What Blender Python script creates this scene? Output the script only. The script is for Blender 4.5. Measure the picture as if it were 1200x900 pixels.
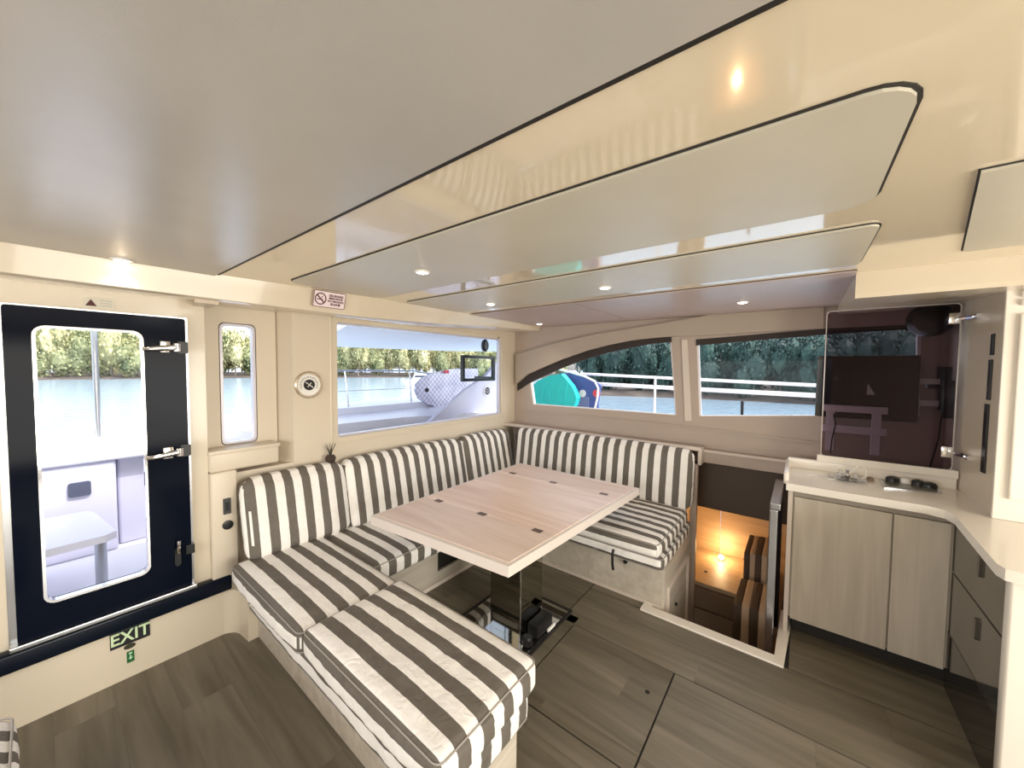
import bpy, bmesh, math, random
from mathutils import Vector, Matrix, noise
from mathutils.geometry import tessellate_polygon
for o in list(bpy.data.objects): bpy.data.objects.remove(o)
S = bpy.context.scene; COL = S.collection
R = math.radians; rnd = random.Random(7)

# ---------------------------------------------------------------- camera
F = 434.0; H = 1.55
_y, _p, _r = R(37.93), R(2.48), R(0.52)
FW = Vector((math.cos(_y)*math.cos(_p), math.sin(_y)*math.cos(_p), -math.sin(_p)))
R0 = Vector((math.sin(_y), -math.cos(_y), 0)); U0 = R0.cross(FW)
RT = math.cos(_r)*R0 + math.sin(_r)*U0; UP = -math.sin(_r)*R0 + math.cos(_r)*U0
cd = bpy.data.cameras.new('camera'); cam = bpy.data.objects.new('camera', cd); COL.objects.link(cam)
cd.sensor_width = 36; cd.lens = F/1200*36; cd.clip_start = 0.02; cd.clip_end = 900
cam.matrix_world = Matrix((RT, UP, -FW)).transposed().to_4x4(); cam.location = (0, 0, H)
S.camera = cam
def at(px, py, ax, v):
    """world point seen at pixel (px,py) of the survey photograph on the plane ax = v"""
    d = FW + (px-600)/F*RT - (py-450)/F*UP; i = 'xyz'.index(ax); C = Vector((0, 0, H))
    return C + d*((v-C[i])/d[i])

# ---------------------------------------------------------------- world, sun, daylight fill, exposure
S.view_settings.view_transform = 'Standard'; S.view_settings.look = 'None'
S.view_settings.exposure = 0.47; S.view_settings.gamma = 1.0
W = bpy.data.worlds.new('World'); S.world = W; W.use_nodes = True
wn = W.node_tree.nodes; wl = W.node_tree.links
bg = wn['Background']; sky = wn.new('ShaderNodeTexSky'); sky.sky_type = 'NISHITA'
sky.sun_disc = False; sky.sun_elevation = R(55); sky.sun_rotation = R(160); sky.dust_density = 2.5
bg.inputs['Strength'].default_value = 0.42
hs = wn.new('ShaderNodeHueSaturation'); hs.inputs['Saturation'].default_value = .45; wl.new(sky.outputs[0], hs.inputs['Color']); wl.new(hs.outputs[0], bg.inputs[0])
def light(name, typ, loc, aim, energy, col, **kw):
    l = bpy.data.lights.new(name, typ); l.energy = energy; l.color = col
    for k, v in kw.items(): setattr(l, k, v)
    o = bpy.data.objects.new(name, l); COL.objects.link(o); o.location = loc
    o.rotation_euler = (Vector(aim)-Vector(loc)).to_track_quat('-Z', 'Y').to_euler()
    return o
light('sun', 'SUN', (0, 0, 20), (-0.25, 0.55, 19.1), 2.2, (1, .95, .86), angle=R(1.0))
# area lamps added in the unseen aft and port openings, boosting their daylight
light('aft_daylight_fill', 'AREA', (0.6, -2.62, 1.05), (0.9, 0, 1.42), 84, (1.0, .93, .80), shape='RECTANGLE', size=2.4, size_y=1.5)
light('port_daylight_fill', 'AREA', (-1.62, 0.9, 1.35), (1.5, .9, 1.05), 26, (1.0, .95, .88), shape='RECTANGLE', size=2.2, size_y=.75)

# ---------------------------------------------------------------- materials
MATS = {}
def mat(name, col, rough=.5, metal=0, coat=0, spec=.5, bump=0, bscale=200, var=0, vscale=6, stretch=None, alpha=1, trans=0, ior=1.45, emit=None, estr=0, anis=None):
    if name in MATS: return MATS[name]
    m = bpy.data.materials.new(name); m.use_nodes = True; N = m.node_tree.nodes; L = m.node_tree.links
    b = N['Principled BSDF']; b.inputs['Base Color'].default_value = (*col, 1)
    b.inputs['Roughness'].default_value = rough; b.inputs['Metallic'].default_value = metal
    b.inputs['Coat Weight'].default_value = coat; b.inputs['Coat Roughness'].default_value = .04
    b.inputs['Specular IOR Level'].default_value = spec
    b.inputs['Transmission Weight'].default_value = trans; b.inputs['IOR'].default_value = ior
    if emit: b.inputs['Emission Color'].default_value = (*emit, 1); b.inputs['Emission Strength'].default_value = estr
    tc = N.new('ShaderNodeTexCoord'); mp = N.new('ShaderNodeMapping'); L.new(tc.outputs['Object'], mp.inputs[0])
    if stretch: mp.inputs['Scale'].default_value = stretch
    n = N.new('ShaderNodeTexNoise'); n.inputs['Scale'].default_value = vscale; n.inputs['Detail'].default_value = 5
    L.new(mp.outputs[0], n.inputs[0])
    if var:
        mx = N.new('ShaderNodeMix'); mx.data_type = 'RGBA'
        mx.inputs[6].default_value = (*[c*(1-var) for c in col], 1); mx.inputs[7].default_value = (*[min(1, c*(1+var)) for c in col], 1)
        cr = N.new('ShaderNodeMapRange'); cr.inputs[1].default_value = .3; cr.inputs[2].default_value = .7
        L.new(n.outputs[0], cr.inputs[0]); L.new(cr.outputs[0], mx.inputs[0]); L.new(mx.outputs[2], b.inputs['Base Color'])
    if bump:
        n2 = N.new('ShaderNodeTexNoise'); n2.inputs['Scale'].default_value = bscale; n2.inputs['Detail'].default_value = 3
        L.new(mp.outputs[0], n2.inputs[0]); bp = N.new('ShaderNodeBump'); bp.inputs['Strength'].default_value = bump
        bp.inputs['Distance'].default_value = .004; L.new(n2.outputs[0], bp.inputs['Height']); L.new(bp.outputs[0], b.inputs['Normal'])
    MATS[name] = m; return m
def stripe_mat():
    m = bpy.data.materials.new('striped_fabric'); m.use_nodes = True; N = m.node_tree.nodes; L = m.node_tree.links
    b = N['Principled BSDF']; b.inputs['Roughness'].default_value = .62; b.inputs['Specular IOR Level'].default_value = .35
    uv = N.new('ShaderNodeUVMap'); uv.uv_map = 'stripe'; sp = N.new('ShaderNodeSeparateXYZ'); L.new(uv.outputs[0], sp.inputs[0])
    d = N.new('ShaderNodeMath'); d.operation = 'DIVIDE'; d.inputs[1].default_value = .1; L.new(sp.outputs[0], d.inputs[0])
    f = N.new('ShaderNodeMath'); f.operation = 'FRACT'; L.new(d.outputs[0], f.inputs[0])
    g = N.new('ShaderNodeMath'); g.operation = 'LESS_THAN'; g.inputs[1].default_value = .5; L.new(f.outputs[0], g.inputs[0])
    tc = N.new('ShaderNodeTexCoord'); n = N.new('ShaderNodeTexNoise'); n.inputs['Scale'].default_value = 14; n.inputs['Detail'].default_value = 6; L.new(tc.outputs['Object'], n.inputs[0])
    def mixc(a, c):
        x = N.new('ShaderNodeMix'); x.data_type = 'RGBA'; x.inputs[6].default_value = (*a, 1); x.inputs[7].default_value = (*c, 1); L.new(n.outputs[0], x.inputs[0]); return x
    dk = mixc((.105, .088, .070), (.165, .145, .122)); wt = mixc((.80, .76, .70), (.92, .89, .85))
    x = N.new('ShaderNodeMix'); x.data_type = 'RGBA'; L.new(g.outputs[0], x.inputs[0]); L.new(wt.outputs[2], x.inputs[6]); L.new(dk.outputs[2], x.inputs[7])
    L.new(x.outputs[2], b.inputs['Base Color'])
    n2 = N.new('ShaderNodeTexNoise'); n2.inputs['Scale'].default_value = 22; n2.inputs['Detail'].default_value = 7; n2.inputs['Distortion'].default_value = 1.2; L.new(tc.outputs['Object'], n2.inputs[0])
    bp = N.new('ShaderNodeBump'); bp.inputs['Strength'].default_value = .6; bp.inputs['Distance'].default_value = .009
    L.new(n2.outputs[0], bp.inputs['Height']); L.new(bp.outputs[0], b.inputs['Normal'])
    return m
def plain_glass(name, tint=(1, 1, 1), refl=.06, dark=1.0):
    """thin pane: fresnel mirror over a tinted see-through sheet"""
    m = bpy.data.materials.new(name); m.use_nodes = True; N = m.node_tree.nodes; L = m.node_tree.links
    N.remove(N['Principled BSDF']); out = N['Material Output']
    t = N.new('ShaderNodeBsdfTransparent'); t.inputs[0].default_value = (*[c*dark for c in tint], 1)
    g = N.new('ShaderNodeBsdfGlossy'); g.inputs['Roughness'].default_value = .01
    ge = N.new('ShaderNodeNewGeometry'); dt = N.new('ShaderNodeVectorMath'); dt.operation = 'DOT_PRODUCT'; L.new(ge.outputs['Incoming'], dt.inputs[0]); L.new(ge.outputs['Normal'], dt.inputs[1])
    ab = N.new('ShaderNodeMath'); ab.operation = 'ABSOLUTE'; L.new(dt.outputs['Value'], ab.inputs[0])
    om = N.new('ShaderNodeMath'); om.operation = 'SUBTRACT'; om.inputs[0].default_value = 1; L.new(ab.outputs[0], om.inputs[1])
    pw = N.new('ShaderNodeMath'); pw.operation = 'POWER'; pw.inputs[1].default_value = 5; L.new(om.outputs[0], pw.inputs[0])
    mu = N.new('ShaderNodeMath'); mu.operation = 'MULTIPLY_ADD'; mu.inputs[1].default_value = .6; mu.inputs[2].default_value = refl*.5; L.new(pw.outputs[0], mu.inputs[0]); mu.use_clamp = True
    x = N.new('ShaderNodeMixShader'); L.new(mu.outputs[0], x.inputs[0]); L.new(t.outputs[0], x.inputs[1]); L.new(g.outputs[0], x.inputs[2]); L.new(x.outputs[0], out.inputs[0])
    MATS[name] = m; return m
def wood(name, a, b_, axis, rough=.4, sc=3.0, coat=0):
    m = bpy.data.materials.new(name); m.use_nodes = True; N = m.node_tree.nodes; L = m.node_tree.links
    b = N['Principled BSDF']; b.inputs['Roughness'].default_value = rough; b.inputs['Coat Weight'].default_value = coat; b.inputs['Coat Roughness'].default_value = .15
    tc = N.new('ShaderNodeTexCoord'); mp = N.new('ShaderNodeMapping'); L.new(tc.outputs['Object'], mp.inputs[0])
    s = [14*sc, 14*sc, 14*sc]; s['xyz'.index(axis)] = 1.1*sc; mp.inputs['Scale'].default_value = s
    oi = N.new('ShaderNodeObjectInfo'); L.new(oi.outputs['Random'], mp.inputs['Location']) if False else None
    n = N.new('ShaderNodeTexNoise'); n.inputs['Scale'].default_value = 1.0; n.inputs['Detail'].default_value = 7; n.inputs['Distortion'].default_value = .7
    ad = N.new('ShaderNodeVectorMath'); ad.operation = 'ADD'; L.new(mp.outputs[0], ad.inputs[0])
    sc2 = N.new('ShaderNodeMath'); sc2.operation = 'MULTIPLY'; sc2.inputs[1].default_value = 90; L.new(oi.outputs['Random'], sc2.inputs[0]); L.new(sc2.outputs[0], ad.inputs[1])
    L.new(ad.outputs[0], n.inputs[0])
    mr = N.new('ShaderNodeMapRange'); mr.inputs[1].default_value = .3; mr.inputs[2].default_value = .72; L.new(n.outputs[0], mr.inputs[0])
    x = N.new('ShaderNodeMix'); x.data_type = 'RGBA'; x.inputs[6].default_value = (*a, 1); x.inputs[7].default_value = (*b_, 1); L.new(mr.outputs[0], x.inputs[0])
    hs = N.new('ShaderNodeHueSaturation'); L.new(x.outputs[2], hs.inputs['Color'])
    mv = N.new('ShaderNodeMapRange'); mv.inputs[3].default_value = .91; mv.inputs[4].default_value = 1.09; L.new(oi.outputs['Random'], mv.inputs[0]); L.new(mv.outputs[0], hs.inputs['Value'])
    L.new(hs.outputs[0], b.inputs['Base Color'])
    bp = N.new('ShaderNodeBump'); bp.inputs['Strength'].default_value = .15; bp.inputs['Distance'].default_value = .002; L.new(n.outputs[0], bp.inputs['Height']); L.new(bp.outputs[0], b.inputs['Normal'])
    MATS[name] = m; return m
M_cream = mat('cream_gelcoat', (.67, .585, .455), .22, coat=.35, var=.03, vscale=1.5)
M_gloss = mat('glossy_ceiling_gelcoat', (.80, .70, .53), .09, coat=.6, var=.02, vscale=1)
M_wall = mat('cream_wall_board', (.66, .575, .455), .38, var=.03, vscale=2)
M_wallpink = mat('greige_side_lining', (.45, .365, .305), .42, var=.03, vscale=2)
M_vinyl = mat('grey_headliner_vinyl', (.455, .435, .405), .22, bump=.10, bscale=700, var=.06, vscale=2.2, spec=.7)
M_vinylc = mat('beige_headliner_vinyl', (.60, .56, .46), .33, bump=.10, bscale=700, var=.05, vscale=2.2, spec=.6)
M_pink = mat('mauve_headliner_vinyl', (.46, .36, .325), .32, bump=.10, bscale=700, var=.04, vscale=2)
M_dark = mat('flat_dark', (.02, .017, .015), .6)
M_black = mat('black_plastic', (.012, .012, .013), .35)
M_doorblk = mat('black_gloss_door', (.003, .005, .012), .10, spec=.07)
M_sill = mat('black_polished_sill', (.005, .008, .016), .16, spec=.2)
M_alu = mat('brushed_aluminium', (.55, .56, .58), .25, metal=1)
M_steel = mat('polished_steel', (.80, .80, .78), .04, metal=1)
M_pedes = mat('tinted_mirror_steel', (.42, .42, .38), .03, metal=1)
M_chrome = mat('chrome', (.9, .9, .92), .08, metal=1)
M_white = mat('white_paint', (.84, .82, .78), .35)
M_counter = mat('white_solid_surface', (.86, .80, .71), .25, coat=.3)
M_gelw = mat('white_gelcoat_outside', (.74, .74, .80), .35)
M_gelsh = mat('white_gelcoat_shaded', (.62, .61, .74), .35)  # same white gelcoat with lavender shade put into its colour
M_laque = mat('grey_mirror_laminate', (.21, .20, .18), .10, metal=.75)
M_smoke = plain_glass('smoked_glass', (.60, .54, .58), .02)
M_glass = plain_glass('clear_pane', (.97, .98, 1.0), .006)
M_stripe = stripe_mat()
M_floor = wood('greige_vinyl_plank', (.105, .087, .058), (.215, .186, .136), 'y', .42, 1.0)
M_oak = wood('washed_oak_laminate', (.46, .395, .31), (.60, .53, .43), 'z', .45, 1.2)
M_oakx = wood('washed_oak_base', (.46, .40, .32), (.60, .54, .45), 'x', .45, 1.2)
M_table = wood('pinkish_bleached_oak', (.68, .50, .40), (.86, .70, .60), 'y', .38, .9, .15)
M_teak = wood('cabin_oak', (.42, .27, .14), (.55, .37, .20), 'y', .5, 1.2)

# ---------------------------------------------------------------- mesh helpers (all built in world coordinates, stored relative to the thing's base)
def setp(o, label=None, cat=None, group=None, kind=None):
    if label: o['label'] = label
    if cat: o['category'] = cat
    if group: o['group'] = group
    if kind: o['kind'] = kind
    return o
def thing(name, loc, label, cat, group=None, kind=None):
    o = bpy.data.objects.new(name, None); COL.objects.link(o); o.location = loc; o.empty_display_size = .05
    return setp(o, label, cat, group, kind)
def rootloc(o):
    v = Vector((0, 0, 0))
    while o: v += o.location; o = o.parent
    return v
def link(name, bm, m, parent=None, smooth=False, label=None, cat=None, group=None, kind=None, origin=None):
    bmesh.ops.recalc_face_normals(bm, faces=bm.faces)
    if parent is not None: org = rootloc(parent)
    elif origin is not None: org = Vector(origin)
    else:
        vs = [v.co for v in bm.verts]; mn = [min(v[i] for v in vs) for i in range(3)]; mx = [max(v[i] for v in vs) for i in range(3)]
        org = Vector(((mn[0]+mx[0])/2, (mn[1]+mx[1])/2, mn[2]))
    for v in bm.verts: v.co -= org
    me = bpy.data.meshes.new(name); bm.to_mesh(me); bm.free(); me.materials.append(m)
    if smooth:
        for p in me.polygons: p.use_smooth = True
        try: me.set_sharp_from_angle(angle=R(38))
        except Exception: pass
    o = bpy.data.objects.new(name, me); COL.objects.link(o)
    if parent is not None: o.parent = parent
    else: o.location = org
    return setp(o, label, cat, group, kind)
def NB(): return bmesh.new()
def box(bm, x0, x1, y0, y1, z0, z1, bev=0, seg=2, rot=None):
    r = bmesh.ops.create_cube(bm, size=1); vs = r['verts']
    c = Vector(((x0+x1)/2, (y0+y1)/2, (z0+z1)/2)); s = Vector((abs(x1-x0), abs(y1-y0), abs(z1-z0)))
    for v in vs: v.co = Vector((v.co.x*s.x, v.co.y*s.y, v.co.z*s.z))
    if bev:
        es = list({e for v in vs for e in v.link_edges})
        g = bmesh.ops.bevel(bm, geom=es, offset=min(bev, min(s)*.49), segments=seg, affect='EDGES', profile=.5)
        vs = list({v for f in g['faces'] for v in f.verts} | {v for v in vs if v.is_valid})
    for v in vs:
        if rot: v.co = rot @ v.co
        v.co += c
    return bm
def obox(name, m, b, parent=None, bev=.004, seg=2, **kw):
    return link(name, box(NB(), *b, bev=bev, seg=seg), m, parent, smooth=bev > .006, **kw)
def plate(bm, outer, holes, fn):
    """polygon with holes extruded between fn(u,v,0) and fn(u,v,1)"""
    loops = [outer]+list(holes); flat = [p for l in loops for p in l]
    tri = tessellate_polygon([[Vector((p[0], p[1], 0)) for p in l] for l in loops])
    a = [bm.verts.new(fn(u, v, 0)) for u, v in flat]; b = [bm.verts.new(fn(u, v, 1)) for u, v in flat]
    for t in tri:
        try: bm.faces.new([a[i] for i in t]); bm.faces.new([b[i] for i in reversed(t)])
        except ValueError: pass
    k = 0
    for l in loops:
        n = len(l)
        for i in range(n):
            j = (i+1) % n
            try: bm.faces.new([a[k+i], a[k+j], b[k+j], b[k+i]])
            except ValueError: pass
        k += n
    return bm
def rr(x0, x1, y0, y1, r, n=5):
    if r <= 0: return [(x0, y0), (x1, y0), (x1, y1), (x0, y1)]
    p = []
    for cx, cy, a0 in ((x1-r, y0+r, -90), (x1-r, y1-r, 0), (x0+r, y1-r, 90), (x0+r, y0+r, 180)):
        for i in range(n+1):
            a = R(a0+90*i/n); p.append((cx+r*math.cos(a), cy+r*math.sin(a)))
    return p
def XZ(y0, y1): return lambda u, v, t: Vector((u, y0+(y1-y0)*t, v))
def YZ(x0, x1): return lambda u, v, t: Vector((x0+(x1-x0)*t, u, v))
def XY(z0, z1): return lambda u, v, t: Vector((u, v, z0+(z1-z0)*t))
def tube(bm, pts, r, n=8, closed=False, r2=None):
    pts = [Vector(p) for p in pts]; N = len(pts); rings = []; up = None
    for i, p in enumerate(pts):
        if closed: t = pts[(i+1) % N]-pts[i-1]
        else: t = pts[min(i+1, N-1)]-pts[max(i-1, 0)]
        t.normalize()
        if up is None: up = Vector((0, 0, 1)) if abs(t.z) < .9 else Vector((1, 0, 0))
        up = (up - t*up.dot(t)).normalized(); s = t.cross(up)
        rr_ = r if r2 is None else r+(r2-r)*i/(N-1)
        rings.append([bm.verts.new(p+rr_*(math.cos(2*math.pi*k/n)*up+math.sin(2*math.pi*k/n)*s)) for k in range(n)])
    for i in range(N if closed else N-1):
        A, B = rings[i], rings[(i+1) % N]
        for k in range(n): bm.faces.new([A[k], A[(k+1) % n], B[(k+1) % n], B[k]])
    if not closed: bm.faces.new(rings[0][::-1]); bm.faces.new(rings[-1])
    return bm
def lathe(bm, c, prof, n=24, axis='z'):
    c = Vector(c); ax = {'z': (Vector((1, 0, 0)), Vector((0, 1, 0)), Vector((0, 0, 1))), 'y': (Vector((1, 0, 0)), Vector((0, 0, 1)), Vector((0, 1, 0))), 'x': (Vector((0, 1, 0)), Vector((0, 0, 1)), Vector((1, 0, 0)))}[axis]
    rings = []
    for r, h in prof:
        rings.append([bm.verts.new(c+ax[2]*h+max(r, 1e-4)*(math.cos(2*math.pi*k/n)*ax[0]+math.sin(2*math.pi*k/n)*ax[1])) for k in range(n)])
    for A, B in zip(rings, rings[1:]):
        for k in range(n): bm.faces.new([A[k], A[(k+1) % n], B[(k+1) % n], B[k]])
    bm.faces.new(rings[0][::-1]); bm.faces.new(rings[-1]); return bm
def text(name, s, size, m, parent, loc, mw, ext=.0006, align='CENTER', bold=0):
    """flat lettering turned into a mesh; mw = 3x3 matrix giving the writing direction"""
    cu = bpy.data.curves.new(name, 'FONT'); cu.body = s; cu.size = size; cu.align_x = align; cu.align_y = 'CENTER'; cu.extrude = ext; cu.offset = bold
    tmp = bpy.data.objects.new(name, cu); COL.objects.link(tmp)
    dg = bpy.context.evaluated_depsgraph_get(); me = bpy.data.meshes.new_from_object(tmp.evaluated_get(dg))
    bpy.data.objects.remove(tmp); org = rootloc(parent)
    for v in me.vertices: v.co = mw @ v.co + Vector(loc) - org
    me.materials.clear(); me.materials.append(m)
    o = bpy.data.objects.new(name, me); COL.objects.link(o); o.parent = parent; return o
MY = Matrix(((1, 0, 0), (0, 0, -1), (0, 1, 0)))       # faces -y, reads along +x
def smoothstep(a): return a*a*(3-2*a)

# ================================================================ THE SHELL
YA = 2.60; XB = 3.40; ZC = 2.00
# ---- floor: dark underlay, planks, hatches
HX0, HX1, HY0, HY1 = 2.37, 3.42, .045, .74          # companionway opening
flr = thing('floor', (1, 0, -.01), 'grey brown vinyl plank cabin floor with cut lines of hatches', 'floor', kind='structure')
bm = NB(); plate(bm, [(-1.7, -2.7), (3.42, -2.7), (3.42, HY0), (HX0, HY0), (HX0, HY1), (3.42, HY1), (3.42, 2.62), (-1.7, 2.62)], [], XY(-.06, -.006))
link('underlay', bm, M_dark, flr)
g = .0035
regions = [(-1.7, 1.35, .46, 2.62), (1.355, 1.958, .46, 1.03), (1.35, 2.03, 1.035, 2.62), (-1.7, 1.958, -2.7, .455), (1.963, 2.36, -2.7, 1.12), (2.035, 3.0, 1.125, 2.62), (2.365, 3.0, .75, 1.12), (2.365, 3.45, -2.7, .0)]
for (x0, x1, y0, y1) in regions:
    x0 += g/2; x1 -= g/2; y0 += g/2; y1 -= g/2
    i0 = math.floor(x0/.18)
    xs = [x0]+[.18*k for k in range(i0+1, int(x1/.18)+1) if .18*k > x0+.02 and .18*k < x1-.02]+[x1]
    for a, b in zip(xs, xs[1:]):
        k = round((a+b)/2/.18-.5); off = (k*.47) % 1.2
        ys = [y0]+[v for v in [-3.6+off+1.2*j for j in range(8)] if y0+.05 < v < y1-.05]+[y1]
        for c, d in zip(ys, ys[1:]):
            e = .0002
            ea = e if a != x0 else 0; eb = e if b != x1 else 0; ec = e if c != y0 else 0; ed = e if d != y1 else 0
            bm = NB(); box(bm, a+ea, b-eb, c+ec, d-ed, -.006, 0); link('floor_plank', bm, M_floor, flr)
lathe_bm = lathe(NB(), (1.76, .53, 0), [(.011, 0), (.011, .0015), (.0085, .002), (.0085, .0006)], 18); link('hatch_lock', lathe_bm, M_dark, flr)

# ---- front wall (with door, tall strip window and big window)
DX0, DX1, DZ0, DZ1 = -.105, .50, .335, 1.80
BW = (1.315, 3.15, 1.04, 1.865)
SW = (.665, .845, 1.075, 1.80)
w = thing('wall_left', (1.0, YA, 0), 'cream front bulkhead wall with black door and windows', 'wall', kind='structure')
bm = NB(); plate(bm, [(-1.7, .24), (.575, .24), (.575, 2.06), (-1.7, 2.06)], [[(DX0, DZ0), (DX1, DZ0), (DX1, DZ1), (DX0, DZ1)]], XZ(YA, YA+.07)); link('door_bulkhead', bm, M_cream, w)
bm = NB(); plate(bm, [(-1.7, -.02), (.70, -.02), (.70, .26), (-1.7, .27)], [], XZ(YA-.025, YA+.07)); link('lower_bulkhead', bm, M_cream, w)
# strip window panel, recessed 12 cm
bm = NB(); plate(bm, [(.575, .9), (.96, .9), (.96, 2.06), (.575, 2.06)], [rr(SW[0], SW[1], SW[2], SW[3], .03)], XZ(2.70, 2.74)); link('recessed_panel', bm, M_wall, w)
bm = NB(); plate(bm, [(.56, YA+.071), (.574, YA+.071), (.574, 2.74), (.56, 2.74)], [], XY(.9, 2.06)); link('panel_return', bm, M_wall, w)
bm = NB(); plate(bm, [(.575, .0), (1.05, .0), (1.05, .92), (.575, .92)], [], XZ(2.605, 2.74)); link('lower_lining', bm, M_wall, w)
bm = NB(); box(bm, .575, .925, 2.575, 2.72, .945, 1.06, .012, 3); box(bm, .572, .93, 2.567, 2.72, 1.045, 1.068, .006); link('window_ledge', bm, M_wall, w, smooth=True)
bm = NB(); plate(bm, [(.955, 2.74), (1.02, YA-.002), (1.265, YA-.002), (1.265, 2.74)], [], XY(0, 2.06)); link('pilaster', bm, M_wall, w)
bm = NB(); plate(bm, [(1.265, .4), (3.55, .4), (3.55, 2.06), (1.265, 2.06)], [rr(*BW, .02)], XZ(YA+.012, YA+.07)); link('window_bulkhead', bm, M_wall, w)
bm = NB(); plate(bm, rr(1.275, 3.185, 1.0, 1.90, .02), [rr(*BW, .02)], XZ(YA+.002, YA+.014)); link('window_surround', bm, M_cream, w)
obox('cover_strip', M_cream, (1.262, 1.278, YA-.004, YA+.02, .9, 1.9), w)
bm = NB(); lathe(bm, (3.09, YA+.001, 1.878), [(.009, 0), (.009, -.004)], 12, 'y'); link('screw_cap', bm, M_dark, w)
# step face curving out to the sofa base
bm = NB(); pts = [(.56, YA-.02)]+[(.60+.08*math.sin(a), YA-.11+.088*math.cos(a)) for a in [R(x) for x in range(0, 91, 15)]]+[(.688, 2.395), (.76, 2.395), (.76, YA+.01)]
plate(bm, pts, [], XY(-.005, .255)); link('curved_step_corner', bm, M_cream, w, smooth=True)
obox('end_lining', M_wall, (.575, .70, 2.565, 2.61, .25, .945), w, bev=.01, seg=3)
bm = NB(); box(bm, -1.7, .66, 2.548, 2.61, .258, .342, .012, 3); link('trim_1', bm, M_sill, smooth=True, label='long black polished step ledge under the black door', cat='sill', kind='structure')

# windows as pieces of the setting
def window_frame(name, hole, y, r, label, depth=.03, t=.018, m=M_alu, inner=M_chrome):
    t_ = thing(name, ((hole[0]+hole[1])/2, y, hole[2]), label, 'window', kind='structure')
    bm = NB(); plate(bm, rr(hole[0]-.004, hole[1]+.004, hole[2]-.004, hole[3]+.004, r), [rr(hole[0]+t, hole[1]-t, hole[2]+t, hole[3]-t, max(r-t*.4, .01))], XZ(y+.0, y+depth)); link('window_frame', bm, m, t_)
    bm = NB(); plate(bm, rr(hole[0]+t*.5, hole[1]-t*.5, hole[2]+t*.5, hole[3]-t*.5, r), [], XZ(y+depth*.5, y+depth*.5+.005)); link('pane', bm, M_glass, t_)
    return t_
M_frw = mat('satin_white_frame', (.62, .60, .66), .25, metal=.2)
window_frame('window_1', SW, 2.70, .03, 'narrow upright window with rounded corners right of the black door', .045, .014, M_frw)
window_frame('window_2', BW, 2.625, .02, 'big wide window above the long striped backrest', .04, .012, M_frw)

# ---- black door
d = thing('door_1', (.19, YA, .335), 'glossy black cabin door with tall rounded glass pane and two chrome hinges', 'door', kind='structure')
bm = NB(); plate(bm, [(DX0, DZ0-.0), (DX1, DZ0), (DX1, DZ1), (DX0, DZ1)], [rr(DX0+.022, DX1-.022, DZ0+.022, DZ1-.012, .01)], XZ(YA-.012, YA+.06)); link('door_frame', bm, M_alu, d)
P = (-.004, .322, .50, 1.708)
bm = NB(); plate(bm, rr(DX0+.022, DX1-.012, DZ0+.026, DZ1-.008, .012), [rr(*P, .035)], XZ(YA-.03, YA+.02)); link('door_panel', bm, M_doorblk, d)
bm = NB(); plate(bm, rr(P[0]-.006, P[1]+.006, P[2]-.006, P[3]+.006, .04), [rr(P[0]+.004, P[1]-.004, P[2]+.004, P[3]-.004, .032)], XZ(YA-.034, YA+.0)); link('pane_trim', bm, M_chrome, d)
bm = NB(); plate(bm, rr(P[0]-.002, P[1]+.002, P[2]-.002, P[3]+.002, .035), [], XZ(YA-.008, YA-.003)); link('pane', bm, M_glass, d)
obox('threshold_strip', M_alu, (DX0, DX1+.005, YA-.055, YA-.01, .342, .365), d, bev=.006)
for z in (1.64, 1.095):
    bm = NB(); y = YA-.045
    tube(bm, [(.325, y, z-.012), (.35, y-.004, z-.011), (.40, y-.006, z-.005), (.44, y-.006, z)], .011, 10, r2=.017)
    lathe(bm, (.45, y-.003, z-.022), [(.010, 0), (.015, .002), (.015, .042), (.010, .044)], 14)
    box(bm, .385, .425, y+.0, y+.02, z-.028, z+.03, .003)
    h = link('hinge', bm, M_chrome, d, smooth=True)
    bm = NB(); plate(bm, rr(.455, .497, z-.03, z+.032, .008), [], XZ(YA-.033, YA-.024)); hp = link('hinge_plate', bm, M_black, h)
    
bm = NB(); plate(bm, rr(.418, .442, .49, .585, .012), [], XZ(YA-.045, YA-.03)); lk = link('lock', bm, M_black, d)
bm = NB(); tube(bm, [(.43, YA-.05, .56), (.432, YA-.055, .60), (.434, YA-.052, .625)], .009, 8); link('lock_lever', bm, M_chrome, lk, smooth=True)
obox('lock_keep', M_black, (.462, .50, YA-.045, YA-.012, .535, .585), d)

# ---- beam (cove) along the top of the front wall
bm = NB(); prof = [(-1.7, 2.35, 1.892), (.50, 2.325, 1.880), (1.3, 2.245, 1.867), (2.0, 2.24, 1.89), (2.6, 2.25, 1.925), (3.38, 2.26, 1.955)]
top = [(-1.7, 2.33), (.50, 2.305), (1.3, 2.21), (2.0, 2.215), (2.6, 2.22), (3.38, 2.23)]
def cs(t, b):     # cross-section from ceiling line to the lip and back to wall
    (xt, yt), (xb, yb, zb) = t, b
    return [(xt, yt, 2.03), (xt, yt, ZC), (xt, yt+(yb-yt)*.5, (ZC+zb+.02)/2+.004), (xb, yb, zb+.018), (xb, yb+.003, zb+.004), (xb, yb+.012, zb), (xb, 2.59, max(zb, 1.897)), (xb, 2.72, max(zb, 1.897)), (xb, 2.72, 2.03)]
secs = [cs(t, b) for t, b in zip(top, prof)]
vv = [[bm.verts.new(p) for p in s] for s in secs]
for A, B in zip(vv, vv[1:]):
    for k in range(len(A)-1): bm.faces.new([A[k], A[k+1], B[k+1], B[k]])
bm.faces.new(vv[0]); bm.faces.new(vv[-1][::-1])
link('trim_2', bm, M_cream, smooth=True, label='cream cove beam running along the top of the window wall', cat='beam', kind='structure')
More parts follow.
